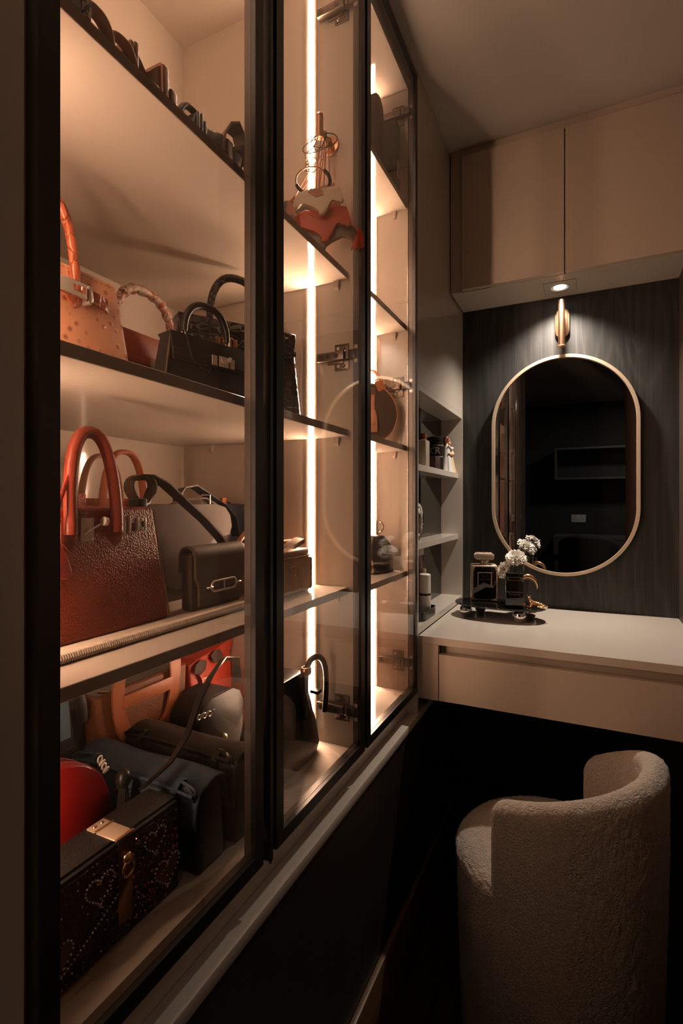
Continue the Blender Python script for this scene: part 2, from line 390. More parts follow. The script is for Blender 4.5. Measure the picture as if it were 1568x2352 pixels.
# ------------------------------------------------------------------ room shell
def struct(name, mb, m, **k):
    o = mb.build(name, m, **k); o['kind'] = 'structure'; return o
XD = -0.388       # front plane of the doors
ZC = 2.218        # ceiling
fl = struct('floor', B(-2.4, 2.6, -2.9, 1.80, -0.06, -0.012), plain('subfloor', (0.02, 0.012, 0.008), 0.8))
pl = None
for i in range(10):
    x0 = -0.44 + i * 0.14
    for k, (y0, y1) in enumerate(((-0.6 + 0.35 * (i % 3), 0.75 + 0.2 * (i % 2)), (0.752 + 0.2 * (i % 2), 1.79))):
        B(x0, x0 + 0.1385, y0, y1, -0.012, 0.0, bev=0.0008, seg=1).build('floor_plank', FLOORW, fl)
B(-2.4, -0.442, -2.9, 1.79, -0.012, 0.0).build('floor_field', FLOORW, fl); B(0.962, 2.6, -2.9, 1.79, -0.012, 0.0).build('floor_field', FLOORW, fl)
B(-0.44, 0.96, -2.9, -0.6, -0.012, 0.0).build('floor_field', FLOORW, fl)
struct('ceiling', B(-2.4, 2.6, -2.9, 1.80, ZC, ZC + 0.05), PAINT)
struct('wall_back', B(-0.95, 0.30, 1.787, 1.83, 0.0, ZC), CHARCOAL)
struct('wall_right', B(0.25, 0.30, -0.49, 1.786, 0.0, ZC), SIDEWALL)
wr = struct('bounce_panel', B(0.247, 0.2495, 0.58, 1.262, 0.06, 2.19, bev=0.0008), plain('taupe_bounce_panel', (0.17, 0.145, 0.125), 0.35))       # unseen panel added across the passage to bounce the cabinet light
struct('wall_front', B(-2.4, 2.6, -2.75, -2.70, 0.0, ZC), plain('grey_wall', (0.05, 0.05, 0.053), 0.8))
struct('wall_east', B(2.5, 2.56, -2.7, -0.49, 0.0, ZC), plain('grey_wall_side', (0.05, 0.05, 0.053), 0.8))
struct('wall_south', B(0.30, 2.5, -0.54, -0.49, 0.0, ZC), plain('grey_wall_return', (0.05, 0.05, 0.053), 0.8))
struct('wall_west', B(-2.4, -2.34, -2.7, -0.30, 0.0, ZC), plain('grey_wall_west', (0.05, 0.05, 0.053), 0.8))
struct('wall_left', B(-0.87, XD, -0.30, 0.246, 0.0, ZC, bev=0.001), GLOSSY)
struct('trim_1', B(-0.86, XD - 0.002, 1.270, 1.786, 1.414, ZC), GLOSSY)               # panel over the open niche
struct('trim_2', B(-0.87, XD - 0.004, 0.247, 1.270, 2.199, ZC), GLOSSY)                # filler over the doors
struct('trim_3', B(-0.415, -0.386, 0.247, 1.785, 0.542, 0.560, bev=0.0008), GLOSSY)    # ledge under the doors
struct('trim_4', B(-0.87, -0.4155, 0.247, 1.270, 0.52, 0.6005), GLOSSY)                # fascia behind the ledge
struct('wall_base', B(-0.87, -0.390, 0.247, 1.785, 0.0, 0.5415), DARKWALL)
struct('wall_inner', B(-0.95, -0.868, -0.30, 1.786, 0.0, ZC), DARKWALL)
struct('baseboard_left', B(-0.390, -0.378, 0.247, 1.785, 0.0, 0.148, bev=0.003), BASEW)
struct('trim_5', B(-0.87, XD - 0.001, 1.2585, 1.2695, 0.560, 2.199), GLOSSY)            # stile between cabinet and niche

# ------------------------------------------------------------------ glazed cabinets
def door(parent, y0, y1, z0=0.617, z1=2.198, fw=0.0185):
    m = MB(); xb, xf = XD - 0.016, XD
    m.box(xb, xf, y0, y0 + fw, z0, z1); m.box(xb, xf, y1 - fw, y1, z0, z1)
    m.box(xb, xf, y0 + fw, y1 - fw, z0, z0 + fw); m.box(xb, xf, y0 + fw, y1 - fw, z1 - fw, z1)
    d = m.build('door', BLACK, parent, smooth=False)
    g = B(XD - 0.0065, XD - 0.0025, y0 + fw - 0.003, y1 - fw + 0.003, z0 + fw - 0.003, z1 - fw + 0.003)
    g.build('glass_pane', GLASS, d, smooth=False)
    # inner faces of the frame, behind the pane; LED glow painted in as brown
    k = MB(); a = 0.0006
    k.box(xb - 0.001, XD - 0.007, y0 + fw, y0 + fw + a, z0 + fw, z1 - fw); k.box(xb - 0.001, XD - 0.007, y1 - fw - a, y1 - fw, z0 + fw, z1 - fw)
    k.box(xb - 0.001, XD - 0.007, y0 + fw, y1 - fw, z0 + fw, z0 + fw + a); k.box(xb - 0.001, XD - 0.007, y0 + fw, y1 - fw, z1 - fw - a, z1 - fw)
    k.build('frame_reveal', LITBROWN, d, smooth=False)
    return d
def hinge(parent, yw, z, ydoor):
    h = MB().hexa([(-0.450, yw - 0.003, z - 0.026), (-0.419, yw - 0.003, z - 0.026), (-0.419, yw, z - 0.026), (-0.450, yw, z - 0.026),
                   (-0.450, yw - 0.003, z + 0.026), (-0.419, yw - 0.003, z + 0.026), (-0.419, yw, z + 0.026), (-0.450, yw, z + 0.026)], bev=0.0012, seg=2)
    h.box(-0.4475, -0.4225, yw - 0.0045, yw - 0.003, z + 0.0235, z + 0.0250); h.box(-0.4475, -0.4225, yw - 0.0045, yw - 0.003, z - 0.0250, z - 0.0235)
    p = h.build('hinge', HINGEM, parent)
    a = MB().box(-0.483, -0.424, yw - 0.017, yw - 0.004, z - 0.0085, z + 0.0085, bev=0.001)
    a.box(-0.465, -0.430, yw - 0.005, yw - 0.001, z - 0.013, z + 0.010, bev=0.0008)
    a.lathe([(0.0, -0.0088), (0.0065, -0.0088), (0.0065, 0.0088), (0.0, 0.0088)], 14, (-0.4175, yw - 0.0105, z))
    a.build('hinge_arm', HINGEM, p)
    b = MB().box(-0.413, -0.400, yw - 0.016, yw - 0.004, z - 0.0085, z + 0.0085, bev=0.001)
    for k in range(5): b.box(-0.4145, -0.413, yw - 0.0165, yw - 0.006, z - 0.008 + k * 0.0036, z - 0.0062 + k * 0.0036)
    b.build('hinge_link', HINGED, p)
    c = MB()
    for s in (-1, 1): c.lathe([(0, 0), (0.0042, 0), (0.0042, 0.0012), (0, 0.0012)], 14, (XD - 0.011, ydoor, z + s * 0.0135), Matrix.Rotation(R(90), 4, 'X'))
    c.build('light_hole_disc', PLASTIC, p)  # pale discs painted in for the light in the hinge cut-outs
    for sx in (-0.4415, -0.4300):
        for sz in (-0.0175, 0.0175):
            s_ = MB().lathe([(0, 0), (0.0038, 0), (0.0030, 0.0016), (0, 0.0018)], 12, (sx, yw - 0.003, z + sz), Matrix.Rotation(R(90), 4, 'X'))
            s_.build('screw', SILVER if sx < -0.44 else HINGEM, p)
    s_ = MB()
    for sx in (-0.474, -0.440):
        s_.lathe([(0.0026, 0), (0.0048, 0), (0.0048, 0.0008), (0.0026, 0.0008)], 14, (sx, yw - 0.017, z), Matrix.Rotation(R(90), 4, 'X'))
        s_.cbox((sx, yw - 0.0172, z), (0.003, 0.0006, 0.0008)); s_.cbox((sx, yw - 0.0172, z), (0.0008, 0.0006, 0.003))
    s_.box(-0.461, -0.455, yw - 0.0174, yw - 0.0168, z - 0.0035, z + 0.0035)
    s_.build('adjuster', HINGED, p)
    return p
def support(parent, yw, x, z):
    m = MB(); m.lathe([(0, 0), (0.004, 0), (0.004, 0.008), (0, 0.008)], 10, (x, yw, z - 0.004), Matrix.Rotation(R(90), 4, 'X'))
    m.hexa([(x-0.005,yw-0.009,z-0.014),(x+0.005,yw-0.009,z-0.014),(x+0.003,yw,z-0.018),(x-0.003,yw,z-0.018),(x-0.006,yw-0.009,z),(x+0.006,yw-0.009,z),(x+0.006,yw,z),(x-0.006,yw,z)], bev=0.001)
    m.build('shelf_support', PLASTIC, parent)
def cabinet(t, ya, yb, shelves, xs, thick_l, thick_r):
    B(-0.865, -0.845, ya, yb, 0.6005, 2.18).build('back_panel', LINING, t, smooth=False)
    B(-0.865, -0.4085, ya - thick_l, ya, 0.6005, 2.18).build('side_panel', LINING, t, smooth=False)
    B(-0.865, -0.4085, yb, yb + thick_r, 0.6005, 2.18).build('side_panel', LINING, t, smooth=False)
    B(-0.845, -0.4085, ya, yb, 2.16, 2.18).build('top_panel', LINING, t, smooth=False)
    B(-0.845, -0.4085, ya, yb, 0.6005, 0.62).build('bottom_panel', LINING, t, smooth=False)
    for y, s in ((ya, 1), (yb, -1)):
        h = B(-0.516, -0.492, min(y, y + s * 0.0012), max(y, y + s * 0.0012), 0.622, 2.158)
        c = h.build('light_channel', plain('led_channel', (0.45, 0.36, 0.29), 0.4), t, smooth=False)
        B(-0.5095, -0.4985, min(y + s * 0.0012, y + s * 0.0022), max(y + s * 0.0012, y + s * 0.0022), 0.622, 2.158).build('led_strip', LEDN if s > 0 else LEDM, c, smooth=False)
    for z in shelves:
        sh = B(-0.844, xs, ya + 0.0025, yb - 0.0025, z, z + 0.014, bev=0.0007, seg=1).build('shelf', LINING, t, smooth=False)
        support(sh, yb, -0.444, z); support(sh, yb, -0.76, z)
ZS = (1.541, 1.232, 0.922)
cab = thing('display_cabinet', 'tall lit double-door glass cabinet full of handbags, nearest the camera', 'cabinet', (0, 0, 0))
cabinet(cab, 0.262, 0.908, ZS, -0.42, 0.015, 0.010)
dA = door(cab, 0.257, 0.567); dB = door(cab, 0.599, 0.914)
hp = B(-0.402, -0.386, 0.5805, 0.5872, 0.6125, 2.20); hp.box(-0.403, -0.398, 0.5872, 0.6, 0.6145, 2.20)
hp.hexa([(-0.389, 0.5815, 0.609), (-0.386, 0.5815, 0.609), (-0.386, 0.5855, 0.6125), (-0.389, 0.5855, 0.6125), (-0.389, 0.5815, 0.613), (-0.386, 0.5815, 0.613), (-0.386, 0.5865, 0.613), (-0.389, 0.5865, 0.613)])
hp.build('handle_profile', BLACK, dB, smooth=False)
for z in (2.078, 1.390, 0.697): hinge(cab, 0.908, z, 0.8955)
cab2 = thing('display_cabinet', 'narrow lit single-door glass cabinet beside the open niche', 'cabinet', (0, 0, 0))
cabinet(cab2, 0.930, 1.243, (1.852, 1.541, 1.234, 0.915), -0.411, 0.0115, 0.0150)
dC = door(cab2, 0.926, 1.258)
for z in (2.095, 1.400, 0.697): hinge(cab2, 1.243, z, 1.2395)

# ------------------------------------------------------------------ open niche
ni = thing('niche_shelf', 'shallow open wall niche with smoked back and two shelves beside the vanity mirror', 'shelf')
B(-0.47, -0.462, 1.270, 1.786, 0.762, 1.410).build('back_panel', SMOKEMIRROR, ni, smooth=False)
B(-0.462, -0.389, 1.270, 1.786, 1.396, 1.413, bev=0.0006).build('top_board', GLOSSY, ni, smooth=False)
B(-0.462, -0.389, 1.270, 1.786, 0.762, 0.780, bev=0.0006).build('bottom_board', GLOSSY, ni, smooth=False)
B(-0.462, -0.3905, 1.781, 1.786, 0.780, 1.396).build('side_panel', GLOSSY, ni, smooth=False)
B(-0.3905, -0.387, 1.781, 1.786, 0.762, 1.769).build('edge_strip', GLOSSY, ni, smooth=False)
B(-0.462, -0.391, 1.2705, 1.274, 0.780, 1.396).build('side_panel', GLOSSY, ni, smooth=False)
for z in (1.189, 0.977):
    sh = B(-0.461, -0.402, 1.2745, 1.7805, z, z + 0.0175, bev=0.0007).build('shelf', GLOSSY, ni, smooth=False)
    m = MB(); m.cbox((-0.424, 1.7785, z - 0.004), (0.010, 0.004, 0.008), bev=0.0008); m.build('shelf_support', PLASTIC, sh)

# ------------------------------------------------------------------ vanity, overhead cupboard
va = thing('vanity_desk', 'floating cream vanity counter with one long grooved drawer', 'vanity')
B(-0.3885, 0.249, 1.267, 1.786, 0.741, 0.760, bev=0.0007).build('countertop', GLOSSY, va, smooth=False)
B(-0.3885, -0.337, 1.267, 1.290, 0.600, 0.7405).build('end_panel', SATIN, va, smooth=False)
B(-0.337, 0.249, 1.297, 1.310, 0.700, 0.7405).build('finger_groove', SATIN, va, smooth=False)
dr = B(-0.335, 0.248, 1.2675, 1.290, 0.600, 0.718, bev=0.0007).build('drawer', SATIN, va, smooth=False)
B(-0.330, 0.245, 1.311, 1.74, 0.604, 0.735).build('drawer_box', plain('drawer_box', (0.1, 0.08, 0.07), 0.6), dr, smooth=False)
oh = thing('wall_cupboard', 'beige overhead cupboard with two flat doors above the dark panel', 'cupboard')
B(-0.385, 0.249, 1.617, 1.786, 1.769, 2.186).build('carcass', GLOSSY, oh, smooth=False)
B(-0.387, 0.249, 1.612, 1.630, 2.1885, ZC - 0.0005).build('top_filler', SATIN, oh, smooth=False)
B(-0.387, -0.3515, 1.612, 1.6165, 1.769, 2.1885).build('side_filler', SATIN, oh, smooth=False)
d1 = B(-0.349, -0.0555, 1.597, 1.6155, 1.7705, 2.1865, bev=0.0008).build('door', SATIN, oh, smooth=False)
d2 = B(-0.0525, 0.249, 1.597, 1.6155, 1.7705, 2.1865, bev=0.0008).build('door', SATIN, oh, smooth=False)
dl = thing('recessed_downlight', 'small round lit downlight in the underside of the overhead cupboard', 'lamp', (-0.071, 1.702, 1.769))
m = MB().box(-0.045, 0.045, -0.042, 0.042, -0.0008, 0.0); m.build('cover_plate', GLOSSY, dl, smooth=False)
m = MB()
for a, b_, c_, d_ in ((-0.046, -0.045, -0.043, 0.043), (0.045, 0.046, -0.043, 0.043), (-0.045, 0.045, 0.042, 0.043), (-0.045, 0.045, -0.043, -0.042)): m.box(a, b_, c_, d_, -0.0007, 0)
m.build('shadow_gap', plain('gap', (0.05, 0.04, 0.03), 0.8), dl, smooth=False)
m = MB().tube([(0.0255 * math.cos(2*math.pi*i/32), 0.0255 * math.sin(2*math.pi*i/32), -0.0015) for i in range(32)], 0.0022, 8, closed=True); m.build('trim_ring', WHITE, dl)
m = MB().lathe([(0, -0.0012), (0.0185, -0.0012), (0.0185, -0.0022), (0, -0.0022)], 28); m.build('lens', LENS, dl)

# ------------------------------------------------------------------ wall light and oval mirror
sc = thing('wall_sconce', 'slim copper tube wall light above the oval mirror', 'wall light', (-0.067, 1.787, 1.68))
def stadium(w_, h_, n=16):
    r = w_ / 2; o = []
    for i in range(n + 1): a = math.pi * i / n; o.append((r * math.cos(a), h_/2 - r + r * math.sin(a)))
    for i in range(n + 1): a = math.pi + math.pi * i / n; o.append((r * math.cos(a), -h_/2 + r + r * math.sin(a)))
    return o
m = MB().prism(stadium(0.041, 0.094), (0, 0, 0), (1, 0, 0), (0, 0, 1), 0.012, bev=0.001); m.build('backplate', ROSE, sc)
m = MB().lathe([(0, 0), (0.006, 0), (0.006, 0.03), (0, 0.03)], 12, (-0.001, -0.011, 0), Matrix.Rotation(R(90), 4, 'X')); m.build('arm', ROSE, sc)
m = MB().lathe([(0, -0.080), (0.0098, -0.080), (0.0098, 0.062), (0.0088, 0.0632), (0, 0.0632)], 24, (-0.001, -0.044, 0)); m.build('tube', ROSE, sc)
m = MB().lathe([(0, -0.0855), (0.0135, -0.0855), (0.0135, -0.0825), (0.0098, -0.080), (0, -0.080)], 24, (-0.001, -0.044, 0)); m.build('end_cap', ROSE, sc)
mi = thing('oval_mirror', 'tall oval mirror in a thin champagne frame on the dark wood panel', 'mirror', (-0.068, 1.787, 1.223))
m = MB().prism(stadium(0.416, 0.690, 40), (0, -0.003, 0), (1, 0, 0), (0, 0, 1), 0.012); m.build('glass', MIRROR, mi, smooth=False)
m = MB().tube([(p[0], -0.011, p[1]) for p in stadium(0.425, 0.699, 40)], 1, 4, closed=True, flat=(0.0105, 0.0048), axis=(0, 1, 0)); m.build('frame', PALEGOLD, mi, angle=0.9)

# ------------------------------------------------------------------ boucle tub chair
ch = thing('tub_chair', 'cream boucle barrel chair tucked under the vanity counter', 'chair', (-0.059, 1.136, 0.0))
CA = R(25.654)
def cdir(a):      # a: degrees round the chair, 0 = towards the passage entrance
    a = R(a); return Vector((-math.sin(-CA) * 0 + math.sin(a + CA), -math.cos(a + CA), 0))
RC = 0.2015
def ctop(a):
    t = max(0, min(1, (a + 58) / 194)); e = min(t, 1 - t)
    z = lerp(0.545, 0.615, math.sin(math.pi * min(1, t * 1.6) / 2) if t < 0.31 else 1) if t < 0.5 else lerp(0.615, 0.495, ((t - 0.5) / 0.5) ** 1.6)
    z = 0.548 + 0.066 * math.sin(math.pi * min(1.0, t / 0.62) / 2) ** 1.0 if t < 0.62 else lerp(0.614, 0.508, ((t - 0.62) / 0.38) ** 1.5)
    return z
def noise3(p, s): 
    from mathutils import noise
    return noise.noise(p * s)
def shell(u, v):
    a = -58 + 194 * u; d = cdir(a); zt = ctop(a); th = 0.046
    edge = min(u, 1 - u) * 194          # degrees from an end: round the ends off
    k = 1 - max(0, 1 - edge / 9.0) ** 2.2
    k = math.sqrt(max(0.0, k)); zt -= (1 - k) * 0.03
    ro, ri = RC, RC - th; mid = (ro + ri) / 2; hw = th / 2 * (0.12 + 0.88 * k)
    L1 = zt - 0.02; arc = 0.055; L2 = zt - 0.36; tot = L1 + arc + L2; q = v * tot
    if q < L1 - hw + 0.02:
        z = 0.02 + q * (L1 - hw) / (L1 - hw + 0.02) if L1 > 0 else 0.02; r = mid + hw
        r *= lerp(0.93, 1.0, min(1, z / 0.45) ** 0.7)
    elif q < L1 + arc:
        t = (q - (L1 - hw + 0.02)) / (arc + hw - 0.02); an = math.pi * t; r = mid + hw * math.cos(an); z = zt - hw + hw * math.sin(an)
    else:
        z = zt - hw - (q - L1 - arc) ; r = mid - hw
    p = d * r; p.z = z
    n = noise3(Vector((p.x, p.y, p.z * 0.7)) + Vector((3, 7, 1)), 190) * 0.0021 + noise3(p, 60) * 0.0012
    p += Vector((d.x, d.y, 0.4)) * n
    return p
MB().grid(shell, 230, 150).build('backrest', BOUCLE, ch, angle=3)
def drum(u, v):
    an = 2 * math.pi * u; d = Vector((math.cos(an), math.sin(an), 0)); R0 = RC - 0.004
    if v < 0.55: z = 0.02 + 0.345 * v / 0.55; r = R0 * lerp(0.93, 1.0, min(1, z / 0.45) ** 0.7)
    else:
        t = (v - 0.55) / 0.45; ang = t * math.pi / 2
        r = (R0 - 0.05) * math.cos(ang) ** 0.9 + 0.05 * math.cos(ang) ** 0.3 if t < 1 else 0; z = 0.365 + 0.052 * math.sin(ang) ** 0.85
        r = max(r, 0.0003)
    p = d * r; p.z = z
    p += Vector((d.x, d.y, 0.6)) * (noise3(p, 190) * 0.0021 + noise3(p, 60) * 0.0012)
    return p
MB().grid(drum, 240, 120, closed_u=True).build('seat', BOUCLE, ch, angle=3)
MB().lathe([(0, 0), (0.17, 0), (0.17, 0.025), (0, 0.025)], 40).build('swivel_base', BLACK, ch)

# ------------------------------------------------------------------ dressing table things
TR = Vector((-0.232, 1.572, 0.760))
tr = thing('oval_tray', 'black glass oval tray on four chrome balls, on the vanity counter', 'tray', TR, -4)
def superell(a, b, n=48, e=2.6):
    o = []
    for i in range(n):
        t = 2 * math.pi * i / n; c, s_ = math.cos(t), math.sin(t)
        o.append((a * math.copysign(abs(c) ** (2/e), c), b * math.copysign(abs(s_) ** (2/e), s_)))
    return o
MB().prism(superell(0.131, 0.074, 56, 2.3), (0, 0, 0.0365), (1, 0, 0), (0, 1, 0), 0.0055, bev=0.001).build('plate', BLACKGLASS, tr)
for x, y in ((-0.092, -0.031), (0.064, -0.037), (-0.068, 0.046), (0.083, 0.036)):
    MB().ball((x, y, 0.0183), 0.0183, 24).build('ball_foot', CHROME, tr)
TZ = 0.802
cb = thing('perfume_bottle', 'square studded gold-edged bottle with black face and white stopper', 'bottle', (-0.284, 1.612, TZ), 15.6)
MB().box(-0.039, 0.039, -0.022, 0.03, 0.0005, 0.110, bev=0.005, seg=3).build('body', plain('bottle_shell', (0.62, 0.47, 0.34), 0.3, metal=0.3), cb)
MB().prism([(x, y) for x, y in superell(0.0335, 0.049, 40, 9)], (0, -0.0215, 0.0555), (1, 0, 0), (0, 0, 1), 0.002, bev=0.0005).build('face_panel', BLACKGLASS, cb)
fr = MB()
for a, b_, c_, d_ in ((-0.021, 0.021, 0.086, 0.0885), (-0.021, 0.021, 0.046, 0.0485), (-0.021, -0.0185, 0.0485, 0.086), (0.0185, 0.021, 0.0485, 0.086)): fr.box(a, b_, -0.0252, -0.0236, c_, d_)
fp = fr.build('label_frame', PALEGOLD, cb, smooth=False)
for i in range(9):
    for z in (0.0873, 0.0472): MB().gem((-0.0195 + i * 0.00487, -0.0255, z), 0.0014).build('stud', GOLD, fp)
for i in range(1, 8):
    for x in (-0.0197, 0.0197): MB().gem((x, -0.0255, 0.0472 + i * 0.005), 0.0014).build('stud', GOLD, fp)
for i in range(18):
    z = 0.006 + i * 0.0058
    for x in (-0.0375, 0.0375): MB().gem((x, -0.0222, z), 0.0016).build('stud', GOLD, cb)
for i in range(12):
    for z in (0.004, 0.1065): MB().gem((-0.0341 + i * 0.0062, -0.0222, z), 0.0016).build('stud', GOLD, cb)
text('lettering', 'N°5', 0.0085, INK, cb, (0, -0.0239, 0.0745), (R(90), 0, 0)); text('lettering', 'CHANEL', 0.0088, INK, cb, (0, -0.0239, 0.0665), (R(90), 0, 0)); text('lettering', 'PARIS', 0.004, INK, cb, (0, -0.0239, 0.0605), (R(90), 0, 0))
nk = MB().lathe([(0, 0.110), (0.0115, 0.110), (0.0115, 0.117), (0.0145, 0.117), (0.0145, 0.123), (0.010, 0.1255), (0, 0.1255)], 24).build('neck', SILVER, cb)
st = MB().prism([(-0.029, 0.005), (-0.023, 0.0), (0.023, 0.0), (0.029, 0.005), (0.029, 0.0155), (0.023, 0.0205), (-0.023, 0.0205), (-0.029, 0.0155)], (0, 0.018, 0.1255), (1, 0, 0), (0, 0, 1), 0.036, bev=0.003).build('stopper', plain('stopper', (0.66, 0.52, 0.40), 0.3), cb)
for i in range(10):
    for j in range(3): MB().gem((-0.022 + i * 0.0049, -0.012 + j * 0.012, 0.1462), 0.0016).build('stud', GOLD, st)
for i in range(11): MB().gem((-0.024 + i * 0.0048, -0.0165, 0.1275), 0.0015).build('stud', GOLD, st)
db = thing('perfume_bottle', 'plain square black perfume bottle with a flat black stopper', 'bottle', (-0.186, 1.538, TZ), 10)
MB().box(-0.0245, 0.0245, -0.022, 0.022, 0.0005, 0.076, bev=0.0015).build('body', BLACKGLASS, db)
MB().box(-0.012, 0.012, -0.012, 0.012, 0.076, 0.080).build('neck', GOLD, db)
MB().box(-0.014, 0.014, -0.012, 0.012, 0.080, 0.0865).build('collar', BLACKGLASS, db)
MB().box(-0.0245, 0.0245, -0.018, 0.018, 0.0865, 0.099, bev=0.0015).build('stopper', BLACKGLASS, db)
text('lettering', 'DOLCE&GABBANA', 0.0054, INK, db, (0, -0.0222, 0.046), (R(90), 0, 0)); text('lettering', 'The Only One', 0.0052, INK, db, (0, -0.0222, 0.0395), (R(90), 0, 0))
vs = thing('bud_vase', 'small clear glass vase holding the white carnations', 'vase', (-0.190, 1.617, TZ))
MB().lathe([(0, 0), (0.020, 0), (0.023, 0.02), (0.022, 0.075), (0.024, 0.115), (0.0225, 0.115), (0.0205, 0.075), (0.0215, 0.02), (0.018, 0.004), (0, 0.004)], 28).build('glass', CLEAR, vs)
def carnation(label, c, r, tilt, seed):
    rnd = random.Random(seed)
    base = Vector((-0.190, 1.617, 0.86))
    t = thing('carnation', label, 'flower', base, 0, 'white carnations in the bud vase')
    c = Vector(c) - base; n = Vector(tilt).normalized()
    q = Vector((0, 0, 1)).rotation_difference(n).to_matrix()
    MB().tube([(rnd.uniform(-.006, .006), rnd.uniform(-.006, .006), -0.045), c * 0.45 + Vector((0, 0, 0.004)), c - n * r * 0.55], 0.0015, 6).build('stem', STEM, t)
    MB().lathe([(0, -r * 0.75), (r * 0.2, -r * 0.7), (r * 0.26, -r * 0.3), (0, -r * 0.28)], 10, c, q.to_4x4()).build('calyx', STEM, t)
    for L in range(7):
        npet = 7 if L < 4 else 5
        for k in range(npet):
            a0 = 2 * math.pi * (k + 0.5 * (L % 2) + rnd.uniform(-.15, .15)) / npet; op = [1.45, 1.25, 1.0, .8, .58, .4, .2][L]; ln = r * [1.05, 1.05, 1.0, .95, .9, .85, .8][L] * rnd.uniform(.9, 1.08)
            ph = rnd.uniform(0, 6)
            def f(u, v, a0=a0, op=op, ln=ln, ph=ph):
                wv = (u - 0.5) * (0.25 + 1.0 * v ** 0.7) * 1.0
                rr = ln * v; an = a0 + wv
                b = op * (0.55 + 0.45 * v)
                z = rr * math.cos(b) - r * 0.25 + 0.11 * r * v * v * math.sin(u * 17 + ph) + 0.05 * r * v ** 3 * math.sin(u * 41 + ph * 2)
                h = rr * math.sin(b) * (1 + 0.09 * v ** 3 * math.sin(u * 33 + ph))
                return c + q @ Vector((h * math.cos(an), h * math.sin(an), z))
            m = MB(); m.grid(f, 10, 5)
            o = m.build('petal', PETAL, t, angle=2, recalc=False)
    return t
carnation('white carnation in front, standing over the black bottle', (-0.187, 1.598, 0.938), 0.029, (0.05, -0.55, 0.8), 3)
carnation('white carnation tallest at the back right, against the mirror', (-0.165, 1.655, 0.968), 0.028, (0.6, -0.1, 0.75), 5)
carnation('white carnation drooping lowest beside the studded bottle', (-0.222, 1.60, 0.900), 0.027, (-0.75, -0.4, 0.35), 8)
hn = thing('gold_horn', 'curved gold horn ornament rising behind the black bottle', 'ornament', (-0.142, 1.585, TZ))
P = [(-0.024 + 0.0, 0.0, 0.0)] + [(-0.012 + 0.026 * math.sin(a), 0.004 * a, 0.052 + 0.032 * math.cos(a)) for a in [i * 0.17 - 0.5 for i in range(14)]]
MB().tube(P[1:], [0.0065, 0.007, 0.0075, 0.0078, 0.0078, 0.0075, 0.007, 0.0064, 0.0058, 0.005, 0.0042, 0.0033, 0.0023, 0.001], 12).build('horn', GOLD, hn)
MB().lathe([(0, 0), (0.012, 0), (0.011, 0.004), (0.004, 0.008), (0.0035, 0.078), (0, 0.08)], 16, (-0.026, 0, 0)).build('base', GOLD, hn)
# leopard: one skinned body
def skinned(name, verts, edges, radii, mat, parent, sub=2, root=0):
    me = bpy.data.meshes.new(name); me.from_pydata(verts, edges, []); o = bpy.data.objects.new(name, me); COL.objects.link(o)
    md = o.modifiers.new('skin', 'SKIN'); md.use_smooth_shade = True
    for i, r in enumerate(radii):
        sv = me.skin_vertices[0].data[i]; sv.radius = (r, r) if not isinstance(r, tuple) else r; sv.use_root = (i == root)
    ms = o.modifiers.new('sub', 'SUBSURF'); ms.levels = sub; ms.render_levels = sub
    me.materials.append(mat); o.parent = parent
    return o
lp = thing('leopard_figurine', 'small gold lying leopard figurine at the right end of the tray', 'figurine', (-0.134, 1.553, TZ), 14)
k = 0.001
V = [(24,2,8),(14,1,10),(2,0,11),(-8,-1,14),(-12,-2,22),(-13,-4,29),(-15,-9,30),(-16,-13,28.5),
     (28,-3,4),(20,-9,3.2),(8,-10,3), (29,5,4),(32,0,5),(37,-4,3.5),(34,-12,2.4),(24,-15,2),(12,-15.5,2.2),
     (-8,-6,8),(-9,-8,3),(-17,-12,2.4), (-6,5,8),(-9,3,3),(-19,0,2.4)]
Eg = [(0,1),(1,2),(2,3),(3,4),(4,5),(5,6),(6,7),(0,8),(8,9),(9,10),(0,11),(0,12),(12,13),(13,14),(14,15),(15,16),(3,17),(17,18),(18,19),(3,20),(20,21),(21,22)]
Rr = [7.5,7,6.5,6.2,4.6,5.2,3.6,1.9, 4.5,3.2,2.4, 4.5,2,1.5,1.3,1.3,1.3, 3.6,2.4,2.0, 3.6,2.4,2.0]
GOLDT = leather('textured_gold', (0.78, 0.47, 0.26), 0.3, 420, 0.8, 0.1, 0.0012); GOLDT.node_tree.nodes['Principled BSDF'].inputs['Metallic'].default_value = 1.0
skinned('body', [(a*k, b*k, c*k) for a, b, c in V], Eg, [r*k for r in Rr], GOLDT, lp)
for s_ in (-1, 1): MB().lathe([(0, 0.0045), (0.0012, 0.003), (0.0017, 0), (0, 0)], 8, (-0.013 + s_ * 0.0042, -0.0035, 0.0332)).build('ear', GOLD, lp)

# ------------------------------------------------------------------ niche things
fg = thing('figurine', 'painted figurine of two women embracing, on the upper niche shelf', 'figurine', (-0.428, 1.730, 1.2068))
def robe(c, r0, h, lean, mat, name, seed):
    rnd = random.Random(seed); ph = [rnd.uniform(0, 6) for _ in range(3)]
    def f(u, v):
        a = 2 * math.pi * u; r = lerp(r0, r0 * 0.42, v ** 0.75) * (1 + (1 - v) * (0.09 * math.sin(7 * a + ph[0]) + 0.05 * math.sin(12 * a + ph[1])))
        if v > 0.92: r *= lerp(1, 0.3, (v - 0.92) / 0.08)
        return Vector((c[0] + r * math.cos(a) + lean[0] * v, c[1] + r * math.sin(a) * 0.9 + lean[1] * v, h * v))
    return MB().grid(f, 40, 16, closed_u=True).build(name, mat, fg, angle=2)
GOWNA = plain('white_gown', (0.60, 0.58, 0.55), 0.6); GOWNB = plain('cream_gown', (0.62, 0.46, 0.30), 0.6)
